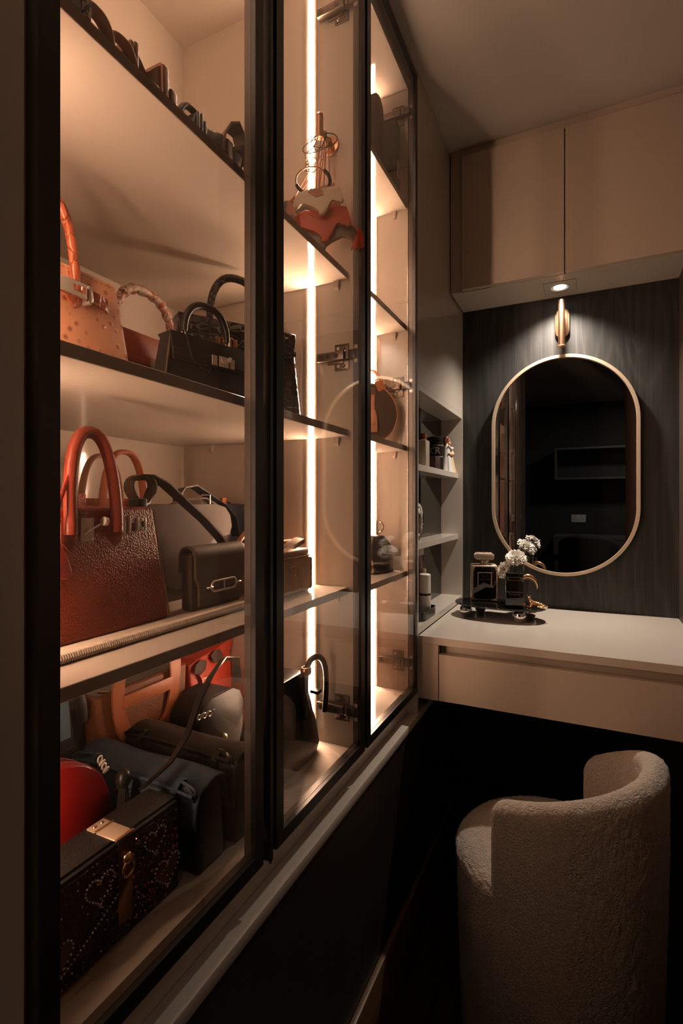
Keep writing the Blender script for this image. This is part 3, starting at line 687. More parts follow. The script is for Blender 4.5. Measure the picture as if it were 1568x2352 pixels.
SKIN = plain('terracotta_skin', (0.50, 0.20, 0.10), 0.5); HAIR = plain('auburn_hair', (0.10, 0.02, 0.012), 0.4); HAIR2 = plain('dark_hair', (0.05, 0.02, 0.015), 0.4)
robe((0, -0.014, 0), 0.0235, 0.098, (0.0, 0.003), GOWNA, 'gown', 1); robe((0.002, 0.017, 0), 0.0245, 0.086, (0.0, -0.006), GOWNB, 'gown', 2)
hd = MB().ball((0.002, -0.006, 0.1120), 0.0088, 14, (0.9, 0.95, 1.15)); hd.ball((0.005, 0.002, 0.111), 0.0022, 8); hd.tube([(0.001, -0.0085, 0.096), (0.002, -0.007, 0.108)], 0.004, 8); hd.build('head', SKIN, fg)
hd = MB().ball((0.004, 0.009, 0.1000), 0.0085, 14, (0.9, 0.95, 1.12)); hd.ball((0.007, 0.001, 0.099), 0.0020, 8); hd.tube([(0.002, 0.011, 0.084), (0.003, 0.010, 0.096)], 0.004, 8); hd.build('head', SKIN, fg)
m = MB().ball((-0.001, -0.0095, 0.1150), 0.0094, 14, (1, 1, 1.05)); m.tube([(-0.002, -0.014, 0.113), (-0.003, -0.019, 0.103), (-0.003, -0.020, 0.090)], [0.008, 0.0072, 0.004], 10); m.build('hair', HAIR, fg)
m = MB().ball((0.001, 0.0125, 0.1025), 0.0090, 14); m.tube([(0.0, 0.016, 0.100), (-0.001, 0.020, 0.088), (-0.001, 0.021, 0.074)], [0.0075, 0.0065, 0.004], 10); m.build('hair', HAIR2, fg)
MB().tube([(0.006, -0.018, 0.090), (0.014, -0.008, 0.080), (0.015, 0.010, 0.084), (0.010, 0.019, 0.086)], [0.0058, 0.0055, 0.005, 0.004], 10).build('sleeve', GOWNA, fg)
MB().tube([(0.006, 0.020, 0.080), (0.017, 0.010, 0.064), (0.018, -0.008, 0.061), (0.012, -0.020, 0.062)], [0.0058, 0.0056, 0.005, 0.004], 10).build('sleeve', GOWNB, fg)
m = MB().ball((0.011, 0.0205, 0.0865), 0.0034, 8); m.ball((0.011, -0.0215, 0.0625), 0.0032, 8); m.build('hand', SKIN, fg)
bx = thing('round_box', 'black round box lettered DIOR, at the back of the upper niche shelf', 'box', (-0.432, 1.595, 1.2068))
MB().lathe([(0, 0), (0.0235, 0), (0.0235, 0.094), (0, 0.094)], 32).build('drum', BLACKS, bx)
MB().lathe([(0, 0.094), (0.0242, 0.094), (0.0242, 0.104), (0.022, 0.106), (0, 0.106)], 32).build('lid', BLACKS, bx)
m = MB().lathe([(0.0236, 0.076), (0.0240, 0.076), (0.0240, 0.080), (0.0236, 0.080)], 32); m.lathe([(0.0236, 0.040), (0.0240, 0.040), (0.0240, 0.044), (0.0236, 0.044)], 32); m.build('band', plain('grey_print', (0.16, 0.145, 0.13), 0.5), bx)
for i, c_ in enumerate('DIOR'):
    a = R(-140 + i * 27); text('lettering', c_, 0.030, plain('letter_print', (0.30, 0.27, 0.24), 0.5) if i == 0 else bpy.data.materials['letter_print'], bx, (0.0236 * math.cos(a), 0.0236 * math.sin(a), 0.060), (R(90), 0, a + R(90)))
bk = thing('gift_box', 'small dark brown box in front on the upper niche shelf', 'box', (-0.420, 1.530, 1.2068))
MB().box(-0.012, 0.012, -0.026, 0.030, 0.0003, 0.038, bev=0.001).build('box_base', DBROWN, bk); MB().box(-0.0128, 0.0128, 0.0308, 0.036, 0.0003, 0.031, bev=0.001).build('lid', DBROWN, bk)
lk = thing('lipstick', 'slim silver lipstick standing beside the dark brown box', 'lipstick', (-0.417, 1.578, 1.2068))
MB().lathe([(0, 0), (0.0045, 0), (0.0045, 0.013), (0, 0.013)], 16).build('base', BLACKS, lk); MB().lathe([(0, 0.013), (0.0040, 0.013), (0.0040, 0.026), (0, 0.026)], 16).build('cap', SILVER, lk)
pb = thing('glass_bottle', 'pale bottle with an amber cap at the left end of the upper niche shelf', 'bottle', (-0.434, 1.468, 1.2068))
MB().box(-0.013, 0.013, -0.02, 0.022, 0.0003, 0.082, bev=0.004, seg=3).build('body', plain('pale_glass', (0.42, 0.35, 0.27), 0.15), pb); MB().lathe([(0, 0.082), (0.009, 0.082), (0.009, 0.102), (0, 0.102)], 16).build('cap', plain('amber_cap', (0.25, 0.07, 0.03), 0.3), pb)
rm = thing('table_mirror', 'round chrome table mirror on the lower niche shelf', 'mirror', (-0.436, 1.395, 0.9948))
MB().tube([(0, 0.052 * math.cos(2*math.pi*i/40), 0.056 + 0.052 * math.sin(2*math.pi*i/40)) for i in range(40)], 1, 8, closed=True, flat=(0.0085, 0.003), axis=(1, 0, 0)).build('rim', CHROME, rm)
MB().lathe([(0, -0.002), (0.0505, -0.002), (0.0505, 0.002), (0, 0.002)], 40, (0, 0, 0.056), Matrix.Rotation(R(90), 4, 'Y')).build('mirror_disc', MIRROR, rm)
MB().box(-0.010, 0.010, -0.022, 0.022, 0.0003, 0.004, bev=0.001).build('foot', CHROME, rm)
tb = thing('lotion_bottle', 'tall white pump bottle with a dark band, standing in the black tray', 'bottle', (-0.414, 1.4150, 0.7835))
MB().lathe([(0, 0), (0.0155, 0), (0.0165, 0.002), (0.0165, 0.055), (0, 0.055)], 32).build('body', WHITE, tb); MB().lathe([(0, 0.055), (0.0160, 0.055), (0.0160, 0.0615), (0, 0.0615)], 32).build('band', DARKPL, tb)
MB().lathe([(0, 0.0615), (0.0163, 0.0615), (0.0160, 0.114), (0.0142, 0.1155), (0, 0.1155)], 32).build('cap', WHITE, tb)
kt = thing('vanity_tray', 'small black tray with raised rim on the niche floor', 'tray', (-0.416, 1.395, 0.7803))
m = MB().prism(superell(0.025, 0.062, 40, 6), (0, 0, 0.0002), (1, 0, 0), (0, 1, 0), 0.003); m.build('base', BLACKGLASS, kt)
MB().tube([(p[0], p[1], 0.0135) for p in superell(0.0242, 0.0612, 40, 6)], 1, 4, closed=True, flat=(0.0105, 0.0009), axis=(0, 0, 1)).build('rim', plain('smoke_rim', (0.04, 0.038, 0.036), 0.25), kt)
og = thing('cosmetic_organiser', 'amber acrylic organiser behind the lotion bottle on the niche floor', 'organiser', (-0.449, 1.44, 0.7803))
MB().hexa([(-0.008,-0.07,0.0003),(0.010,-0.07,0.0003),(0.010,0.085,0.0003),(-0.008,0.085,0.0003),(-0.008,-0.07,0.165),(0.0,-0.07,0.165),(0.0,0.085,0.165),(-0.008,0.085,0.165)], bev=0.001).build('case', plain('amber_acrylic', (0.16, 0.035, 0.012), 0.15), og)
for i, (y, h, lab) in enumerate(((1.392, 0.052, 'white skincare box leftmost on the amber organiser'), (1.436, 0.054, 'white skincare box in the middle on the amber organiser'), (1.483, 0.050, 'white skincare box rightmost on the amber organiser'))):
    q = thing('skincare_box', lab, 'box', (-0.451, y, 0.9455), 0, 'white boxes on the amber organiser')
    MB().box(-0.007, 0.008, -0.019, 0.019, 0.0, h * 0.55, bev=0.0006).build('carton', WHITE, q, smooth=False)
jr = thing('cream_jar', 'beige capped tube leaning behind the lotion bottle', 'jar', (-0.433, 1.462, 0.7803))
MB().lathe([(0, 0.0), (0.007, 0), (0.008, 0.10), (0, 0.10)], 20).build('body', plain('beige_tube', (0.42, 0.25, 0.15), 0.4), jr); MB().lathe([(0, 0.10), (0.0085, 0.10), (0.0085, 0.126), (0, 0.126)], 20).build('cap', plain('beige_cap', (0.50, 0.31, 0.2), 0.4), jr)

# ------------------------------------------------------------------ the room behind, seen in the mirror
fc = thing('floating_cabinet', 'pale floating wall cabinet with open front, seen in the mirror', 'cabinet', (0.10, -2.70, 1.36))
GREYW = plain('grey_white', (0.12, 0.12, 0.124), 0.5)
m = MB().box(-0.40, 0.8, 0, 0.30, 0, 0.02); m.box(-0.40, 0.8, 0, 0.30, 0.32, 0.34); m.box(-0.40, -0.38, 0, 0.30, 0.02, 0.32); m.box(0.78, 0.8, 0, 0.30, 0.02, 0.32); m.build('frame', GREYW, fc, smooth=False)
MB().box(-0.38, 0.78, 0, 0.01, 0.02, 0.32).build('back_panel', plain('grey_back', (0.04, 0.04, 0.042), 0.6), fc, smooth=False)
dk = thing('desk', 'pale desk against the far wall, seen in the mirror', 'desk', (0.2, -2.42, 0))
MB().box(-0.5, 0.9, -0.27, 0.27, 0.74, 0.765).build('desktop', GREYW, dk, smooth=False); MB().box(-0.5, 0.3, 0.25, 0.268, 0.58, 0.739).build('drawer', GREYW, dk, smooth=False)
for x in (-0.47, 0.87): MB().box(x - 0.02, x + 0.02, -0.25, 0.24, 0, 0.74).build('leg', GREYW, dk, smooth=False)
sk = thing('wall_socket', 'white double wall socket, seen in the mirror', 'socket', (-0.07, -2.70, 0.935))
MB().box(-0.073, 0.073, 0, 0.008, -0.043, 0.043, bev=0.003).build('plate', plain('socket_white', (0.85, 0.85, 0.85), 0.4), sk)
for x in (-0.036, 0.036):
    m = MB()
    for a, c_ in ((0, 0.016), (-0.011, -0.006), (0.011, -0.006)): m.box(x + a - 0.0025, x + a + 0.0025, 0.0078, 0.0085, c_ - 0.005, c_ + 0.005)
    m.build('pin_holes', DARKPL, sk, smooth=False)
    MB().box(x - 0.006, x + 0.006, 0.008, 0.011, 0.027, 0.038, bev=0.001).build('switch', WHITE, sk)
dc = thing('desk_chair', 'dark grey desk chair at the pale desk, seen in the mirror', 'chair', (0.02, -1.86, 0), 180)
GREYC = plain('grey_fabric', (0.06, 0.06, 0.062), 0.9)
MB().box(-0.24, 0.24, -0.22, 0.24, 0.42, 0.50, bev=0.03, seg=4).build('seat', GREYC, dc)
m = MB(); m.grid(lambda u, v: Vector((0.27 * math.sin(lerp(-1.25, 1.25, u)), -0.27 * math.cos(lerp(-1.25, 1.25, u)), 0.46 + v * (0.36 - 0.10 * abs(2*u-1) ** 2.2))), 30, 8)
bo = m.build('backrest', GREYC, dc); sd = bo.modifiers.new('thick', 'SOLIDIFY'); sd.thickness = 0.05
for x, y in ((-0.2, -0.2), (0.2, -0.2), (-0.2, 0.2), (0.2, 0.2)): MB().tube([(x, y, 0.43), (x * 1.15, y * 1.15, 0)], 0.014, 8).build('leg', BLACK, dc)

# ------------------------------------------------------------------ handbags: helpers (local axes: +x is the front, +y to the right, z up)
def pent(m, x, y, z, w_, h_, th, s=1):
    """pointed leather tab that carries a handle"""
    return m.prism([(-w_/2, h_), (-w_/2, h_*0.35), (0, 0), (w_/2, h_*0.35), (w_/2, h_)], (x, y, z), (0, s, 0), (0, 0, 1), th, bev=th*0.3)
def rline(m, pts, r): return m.tube(pts, r, 6)
def plate(m, x, y, z, w_, h_, th=0.0022, bev=0.0005): return m.box(x, x + th, y - w_/2, y + w_/2, z - h_/2, z + h_/2, bev=bev)
def front_x(db, dt, h, z): return lerp(db/2, dt/2, z / h)
def tote(t, wb, wt, h, db, dt, mat, hmat, hs, hz0, hz1, hr, pipe=None, bev=0.007, back_rise=0.0, hy=0.0, hp=0.8):
    bd = MB().trap(wb, wt, h, db, dt, bev=bev, seg=4).build('body', mat, t)
    if pipe is not None:
        for k in (0, 1):
            m = MB()
            for s in (-1, 1):
                o_ = 0.0035 * k
                rline(m, [(db/2 - 0.002 - o_*1.5, s * (wb/2 - 0.001 + 0*o_), 0.006), (dt/2 - 0.002 - o_*1.5, s * (wt/2 - 0.001), h - 0.004)], 0.0013)
            m.build('piping', pipe, bd)
    if back_rise:
        MB().box(-dt/2 + 0.002, -dt/2 + 0.007, -wt/2 + 0.006, wt/2 - 0.03, h - 0.01, h + back_rise, bev=0.002).build('flap', mat, t)
    for sx in (1, -1):
        xf = sx * (front_x(db, dt, h, hz0) + hr * 0.75)
        a = arch(xf, hs, hz0 + 0.01, hz1, p=hp, x1=xf * 0.86, y0=hy)
        a = [(xf, hy - hs, hz0 - 0.004)] + a + [(xf, hy + hs, hz0 - 0.004)]
        hd = MB().tube(a, hr, 14, axis=(1, 0, 0), flat=(hr, hr * 1.05)).build('handle', hmat, t, angle=1.2)
        for s in (-1, 1):
            m = MB(); xx = sx * (front_x(db, dt, h, hz0)); pent(m, xx - (0 if sx > 0 else 0), hy + s * hs, hz0 - 0.022, 0.021, 0.03, 0.0032 if sx > 0 else 0.0032, 1 if sx > 0 else -1)
            m.build('handle_tab', hmat, hd)
    return bd
def sep(pts, **k): return pts

# ---- middle shelf, lower board (z = .936; felt mat to z = .945)
mt = thing('shelf_mat', 'ribbed beige felt mat under the bags on the third shelf', 'mat', (0, 0, 0.9372))
MB().box(-0.80, -0.478, 0.268, 0.69, 0, 0.0085, bev=0.004, seg=3).build('mat_body', FELT, mt)
m = MB()
n_ = 0
for i in range(150):
    y = 0.27 + i * 0.0028; m.tube([(-0.4835, y, 0.0006), (-0.4775, y + 0.0009, 0.0012), (-0.4760, y + 0.0014, 0.0046), (-0.4785, y + 0.002, 0.0084), (-0.485, y + 0.003, 0.0092)], 0.00125, 5)
o = m.build('rolled_rib', FELT, mt); o['kind'] = 'stuff'
ZM = 0.9450
t = thing('tote_bag', 'large burgundy grained top-handle bag at the front left of the matted shelf', 'handbag', (-0.567, 0.405, ZM))
tote(t, 0.232, 0.193, 0.151, 0.12, 0.10, BURG, BURGH, 0.0305, 0.125, 0.238, 0.0070, pipe=PIPE, back_rise=0.018)
xf = front_x(0.12, 0.10, 0.151, 0.125)
m = MB(); plate(m, xf, -0.007, 0.125, 0.017, 0.027); lk_ = m.build('lock_plate', SILVER, t)
m = MB()
for y in (-0.0130, -0.0010):
    for z in (0.1145, 0.1355): m.ball((xf + 0.0022, y, z), 0.0009, 8)
m.lathe([(0, 0), (0.0035, 0), (0.0035, 0.003), (0, 0.003)], 14, (xf + 0.0015, -0.007, 0.124), Matrix.Rotation(R(90), 4, 'Y')); m.build('rivets', SILVER, lk_)
m = MB().tube([(xf + 0.006, -0.014, 0.119), (xf + 0.007, -0.007, 0.1245), (xf + 0.009, 0.004, 0.131)], 0.0012, 8); m.lathe([(0.0026, -0.0022), (0.0052, -0.0022), (0.0052, 0.0022), (0.0026, 0.0022)], 20, (xf + 0.010, 0.0095, 0.1345), Matrix.Rotation(R(80), 4, 'X')); m.build('turn_key', SILVER, lk_)
m = MB(); plate(m, xf, 0.0415, 0.128, 0.0042, 0.021, 0.006); plate(m, xf, 0.0485, 0.129, 0.0042, 0.021, 0.007); m.build('strap_loop', SILVER, t)
m = MB()
for a, b_, c_, d_ in ((-0.0075, -0.0035, -0.008, 0.008), (0.0035, 0.0075, -0.008, 0.008), (-0.0035, 0.0035, 0.0035, 0.008), (-0.0035, 0.0035, -0.008, -0.0035)): m.box(xf, xf + 0.005, 0.069 + a, 0.069 + b_, 0.129 + c_, 0.129 + d_, bev=0.0008)
m.build('strap_keeper', SILVER, t)
text('stamp', 'HERMÈS\nPARIS\nMADE IN FRANCE', 0.0042, plain('gilt_stamp', (0.40, 0.20, 0.10), 0.4), t, (xf - 0.0008 + 0.0012, -0.012, 0.1435 - 0.004), (R(90) + R(0), 0, R(90)), sp=1.0)
cl = MB().prism([(-0.013, 0.012), (-0.015, -0.02), (-0.006, -0.031), (0.014, -0.034), (0.020, -0.026), (0.012, -0.006), (0.004, 0.012)], (xf + 0.004, -0.052, 0.107), (0, 1, 0), (0, 0, 1), 0.007, bev=0.002).build('clochette', CORAL, t, label='coral red leather key bell hanging on the handle')
MB().tube([(xf + 0.006, -0.055, 0.118), (xf + 0.009, -0.050, 0.15), (xf + 0.006, -0.036, 0.178), (xf + 0.004, -0.026, 0.196)], 1, 6, flat=(0.0028, 0.0012), axis=(0, 1, 0.3)).build('cord', CORAL, cl)

t = thing('tote_bag', 'tan flat-handled bag behind the burgundy bag, only top and handles showing', 'handbag', (-0.735, 0.600, ZM))
MB().trap(0.205, 0.170, 0.153, 0.09, 0.07, bev=0.006).build('body', TAN, t)
MB().box(-0.03, 0.034, -0.045, 0.060, 0.150, 0.164, bev=0.003).build('flap', TAN, t)
for sx, m_, dy in ((1, TAN, 0.003), (-1, BROWNH, 0.034)):
    a = [(sx * 0.048, -0.043 + dy, 0.10)] + arch(sx * 0.046, 0.043, 0.125, 0.241, y0=dy) + [(sx * 0.048, 0.043 + dy, 0.10)]
    MB().tube(a, 1, 10, flat=(0.0085, 0.0042), axis=(1, 0, 0)).build('handle', m_, t, angle=1.2)

t = thing('messenger_bag', 'taupe smooth leather messenger bag with rounded flap, mid shelf behind the burgundy bag', 'handbag', (-0.612, 0.648, ZM))
def rrect(w_, h_, r, n=6, rt=None):
    o = []
    for cx, cy, a0, rr in ((w_/2, 0, -90, r), (w_/2, h_, 0, rt or r), (-w_/2, h_, 90, rt or r), (-w_/2, 0, 180, r)):
        cx2 = cx - math.copysign(rr, cx); cy2 = cy + rr if cy == 0 else cy - rr
        for i in range(n + 1):
            a = R(a0 + 90 * i / n); o.append((cx2 + rr * math.cos(a), cy2 + rr * math.sin(a)))
    return o
MB().prism(rrect(0.205, 0.152, 0.012, rt=0.045), (-0.026, 0, 0.0005), (0, 1, 0), (0, 0, 1), 0.050, bev=0.008, seg=4).build('body', TAUPED, t)
o_ = [(-0.103, 0.145)] + [(-0.103, 0.05)] + [(0.02 + 0.07 * math.sin(a) - 0.045, 0.093 - 0.075 * math.cos(a)) for a in [R(-20 + 10 * i) for i in range(12)]] + [(0.098, 0.098), (0.1035, 0.115), (0.099, 0.135), (0.085, 0.149), (0.06, 0.1545), (-0.09, 0.1545)]
MB().prism([(y, z) for y, z in o_], (0.0245, 0, 0), (0, 1, 0), (0, 0, 1), 0.0045, bev=0.0015).build('flap', TAUPE, t)
MB().tube([(0.0, -0.02, 0.152), (0.0, 0.01, 0.162), (0.0, 0.06, 0.165), (0.0, 0.095, 0.150)], 1, 4, flat=(0.007, 0.0015), axis=(1, 0, 0)).build('top_handle', TAUPE, t)
m = MB().tube([(-0.004, 0.045, 0.163), (0.010, 0.045, 0.170), (0.016, 0.058, 0.170), (0.016, 0.058, 0.152), (0.002, 0.058, 0.152), (-0.004, 0.045, 0.163)], 0.0014, 6); m.build('strap_ring', SILVER, t)
MB().box(0.0, 0.028, -0.10, -0.02, 0.03, 0.06, bev=0.003).build('front_pocket', TAUPED, t)

t = thing('shoulder_bag', 'small taupe flap bag with a silver chain-link clasp, front of the matted shelf', 'handbag', (-0.5215, 0.6155, ZM), 0)
MB().prism(rrect(0.114, 0.083, 0.004), (-0.001, 0, 0.0005), (0, 1, 0), (0, 0, 1), 0.018, bev=0.003).build('body', TAUPED, t)
def fl_(u, v):       # flap rolls over the top and down the front
    L = v
    if L < 0.25: x = lerp(-0.022, -0.0215, L / 0.25); z = lerp(0.055, 0.077, L / 0.25)
    elif L < 0.55: a = R(180 - 180 * (L - 0.25) / 0.30); x = 0.001 + 0.0225 * math.cos(a); z = 0.077 + 0.0145 * math.sin(a)
    else: x = 0.0235; z = lerp(0.077, 0.030, (L - 0.55) / 0.45)
    x = 0.0235 - (0.0235 - x) * 0.58; hw = 0.0595
    if L > 0.82: hw = lerp(0.0595, 0.049, (L - 0.82) / 0.18)
    return Vector((x, -hw + 2 * hw * u, z))
o = MB().grid(fl_, 24, 40).build('flap', TAUPE, t, angle=1.0); sd = o.modifiers.new('thick', 'SOLIDIFY'); sd.thickness = 0.0028; sd.offset = 1
MB().box(0.0175, 0.0215, -0.046, 0.050, 0.006, 0.033, bev=0.0012).build('front_tab', TAUPE, t)
lk_ = stadium(0.0155, 0.058, 10); m = MB(); m.tube([(0.0268, p[1] + 0.003, 0.033 + p[0]) for p in lk_], 0.0016, 8, closed=True); m.tube([(0.0268, 0.003, 0.0255), (0.0268, 0.003, 0.0405)], 0.0015, 8)
ck = m.build('chain_clasp', SILVER, t)
for y in (-0.0300, 0.0365): MB().tube([(0.0268 + 0.004 * math.cos(2*math.pi*i/14), y + 0.0055 * math.sin(2*math.pi*i/14), 0.033) for i in range(14)], 0.0013, 6, closed=True).build('link', SILVER, ck)
def wp(pts, o_): return [Vector(p) - Vector(o_) for p in pts]
sp = wp([(-0.545, 0.690, 1.022), (-0.550, 0.672, 1.045), (-0.552, 0.639, 1.073), (-0.552, 0.590, 1.105), (-0.552, 0.555, 1.128), (-0.552, 0.526, 1.137), (-0.553, 0.507, 1.136), (-0.555, 0.494, 1.130)], (-0.5215, 0.6155, ZM))
MB().strap(sp, 0.020, 0.0022, [(1, -0.35 + 0.0 * i, 0.35) for i in range(8)]).build('strap', TAUPED, t)
m = MB().tube([(-0.028 + 0.004 * math.sin(i * 0.5), -0.1065 + 0.019 * math.cos(2*math.pi*i/24), 0.174 + 0.0195 * math.sin(2*math.pi*i/24)) for i in range(24)], 1, 4, closed=True, flat=(0.0085, 0.0012), axis=(1, 0, 0)); m.build('strap_coil', TAUPED, t)
MB().box(-0.034, -0.014, -0.124, -0.108, 0.146, 0.162, bev=0.002).build('strap_buckle', BLACKS, t)

t = thing('shoulder_bag', 'navy smooth flap bag at the far right back of the matted shelf', 'handbag', (-0.690, 0.843, 0.9362))
MB().prism(rrect(0.118, 0.163, 0.006, rt=0.012), (-0.028, 0, 0.0005), (0, 1, 0), (0, 0, 1), 0.05, bev=0.004).build('body', NAVY, t)
MB().prism([(-0.058, 0.160), (-0.058, 0.075), (-0.03, 0.06), (0.0, 0.085), (0.012, 0.13), (0.03, 0.15), (0.058, 0.158), (0.058, 0.163)], (0.022, 0, 0), (0, 1, 0), (0, 0, 1), 0.004, bev=0.001).build('flap', NAVY, t)
sp = wp([(-0.660, 0.800, 1.06), (-0.655, 0.690, 1.098), (-0.655, 0.688, 1.117), (-0.655, 0.701, 1.128), (-0.655, 0.731, 1.132), (-0.655, 0.767, 1.116), (-0.650, 0.805, 1.097), (-0.645, 0.832, 1.071), (-0.645, 0.844, 1.034)], (-0.690, 0.843, 0.9362))
MB().strap(sp[1:], 0.018, 0.0022, (1, 0.2, 0.2)).build('strap', NAVY, t)
m = MB().tube([(0.0, -0.03, 0.163), (0.004, 0.0, 0.172), (0.0, 0.04, 0.165)], 0.002, 6); m.build('top_cord', BLACKS, t)
MB().box(0.0, 0.008, 0.004, 0.018, 0.160, 0.176, bev=0.001).build('tan_loop', TANH, t, label='tan leather loop on the cord'); 

t = thing('pouch_bag', 'soft caramel pouch with chain handle, half hidden behind the door frame', 'handbag', (-0.575, 0.805, 0.9362))
MB().trap(0.14, 0.115, 0.090, 0.05, 0.03, bev=0.012, seg=4).build('body', VACH, t)
MB().tube([(0.0, -0.05, 0.09), (0.0, -0.02, 0.112), (0, 0.03, 0.128), (0, 0.075, 0.098), (0, 0.082, 0.085)], 1, 8, flat=(0.006, 0.004), axis=(1, 0, 0)).build('handle', VACH, t)
for i in range(5):
    c0 = Vector((0.004, 0.066 + i * 0.0052, 0.110 - i * 0.006))
    MB().tube([c0 + Vector((0.003 * math.cos(a) * (i % 2), 0.0035 * math.sin(a), 0.0045 * math.cos(a))) for a in [2*math.pi*j/12 for j in range(12)]], 0.0012, 6, closed=True).build('chain_link', GOLD, t)

t = thing('vanity_case', 'beige quilted vanity case with interlocking-C emblem on the third shelf', 'handbag', (-0.503, 0.782, 0.9362))
def quilt(u, v):
    y = -0.060 + 0.120 * u; z = 0.004 + 0.060 * v
    k = 0.030; a = ((y + z) / k) % 1.0; b_ = ((y - z) / k) % 1.0
    d = min(a, 1 - a, b_, 1 - b_) * 2
    e = min(u, 1 - u, v, 1 - v)
    x = 0.0315 + 0.0022 * (1 - (1 - min(1, d * 1.1)) ** 2) * min(1, e * 14) - 0.004 * (1 - min(1, e * 12)) ** 2
    return Vector((x, y, z))
MB().box(-0.034, 0.0325, -0.0625, 0.0625, 0.0005, 0.067, bev=0.006, seg=4).build('body', CREAML, t)
MB().grid(quilt, 96, 48).build('quilted_front', CREAML, t, angle=1.2)
def quilt_side(u, v):
    p = quilt(u * 0.55, v); return Vector((-0.030 + (p.y + 0.06), 0.0615 + (p.x - 0.0315), p.z))
MB().grid(quilt_side, 50, 48).build('quilted_side', CREAML, t, angle=1.2)
MB().box(-0.033, 0.0315, -0.059, 0.059, 0.067, 0.0805, bev=0.005, seg=3).build('lid', CREAML, t)
m = MB().tube([(0.033, -0.060 + 0.12 * i / 12, 0.0672) for i in range(13)], 0.0013, 6); m.build('zip_edge', PIPE, t)
hd = MB().box(0.004, 0.026, 0.008, 0.040, 0.0, 0.010, bev=0.003).build('lifter_tab', CREAML, t); hd.location = (0.012, -0.012, 0.083); hd.rotation_euler = (R(18), R(8), R(-8))
MB().tube([(0.0, -0.05, 0.088), (0.004, 0.0, 0.0945), (0.004, 0.034, 0.0940), (0.0, 0.043, 0.088)], 1, 8, flat=(0.007, 0.004), axis=(1, 0, 0)).build('handle', VACH, t)
MB().tube([(-0.004 + 0.008 * math.cos(a), 0.045, 0.089 + 0.006 * math.sin(a)) for a in [2*math.pi*i/16 for i in range(16)]], 1, 6, closed=True, flat=(0.004, 0.001), axis=(0, 1, 0)).build('handle_loop', VACH, t)
for i in range(13):
    c0 = Vector((0.016 + 0.004 * math.sin(i), -0.050 + i * 0.0066, 0.0855 + 0.0015 * math.cos(i * 1.7)))
    MB().tube([c0 + Vector((0.0032 * math.cos(a) * (1 if i % 2 else 0.4), 0.0045 * math.sin(a), 0.003 * math.cos(a) * (0.4 if i % 2 else 1))) for a in [2*math.pi*j/10 for j in range(10)]], 0.0011, 6, closed=True).build('chain_link', SILVER, t)
m = MB()
for s in (1, -1):
    m.tube([(0.0372, -0.006 - s * 0.0042 + s * 0.0078 * math.cos(a), 0.045 + 0.0078 * math.sin(a)) for a in [R(48 + 264 * i / 22) for i in range(23)]], 1, 8, flat=(0.0012, 0.0012), axis=(1, 0, 0))
m.build('emblem', GOLD, t)

# ---- second shelf (z = 1.246)
Z2 = 1.2462
t = thing('tote_bag', 'peach ostrich leather bag with tan croc handle at the left of the second shelf', 'handbag', (-0.605, 0.391, Z2))
bd = tote(t, 0.222, 0.174, 0.143, 0.11, 0.09, PEACH, CROCO, 0.031, 0.112, 0.215, 0.0056, bev=0.006, hy=-0.009)
xf = front_x(0.11, 0.09, 0.143, 0.118) + 0.0006; xh_ = 0.0085
st_ = MB().tube([(xf + 0.003, -0.04, 0.108), (xf + 0.010, -0.005, 0.108), (xf + 0.0125, 0.015, 0.1075), (xf + 0.010, 0.042, 0.108), (xf + 0.006, 0.064, 0.107), (xf - 0.001, 0.0705, 0.106)], 1, 4, flat=(0.0075, 0.0015), axis=(0, 0, 1)).build('belt', CROCO, t)
m = MB().prism([(-0.019, -0.008), (0.015, -0.009), (0.015, 0.009), (-0.019, 0.008), (-0.0225, 0.004), (-0.0225, -0.004)], (xf + 0.0125, 0.0135, 0.109), (0, 1, 0), (0, 0, 1), 0.0035, bev=0.0006); pl_ = m.build('belt_plate', SILVER, t)
m = MB().box(xf + 0.0158, xf + 0.0163, 0.010, 0.026, 0.1055, 0.113); m.build('slot', CROCO, pl_)
MB().box(xf, xf + 0.0135, 0.0330, 0.0370, 0.097, 0.1195, bev=0.0008).build('belt_loop', SILVER, t)
MB().box(xf - 0.0008, xf + 0.0004, 0.0655, 0.070, 0.097, 0.117, bev=0.0003).build('belt_slit', DARKPL, t)
for sx in (xf - 0.0015,):
    m = MB()
    for i in range(24): m.cbox((front_x(0.11, 0.09, 0.143, 0.138) + 0.0003, -0.076 + i * 0.0066, 0.1365), (0.0008, 0.0034, 0.0007))
    m.build('stitching', PIPE, bd)

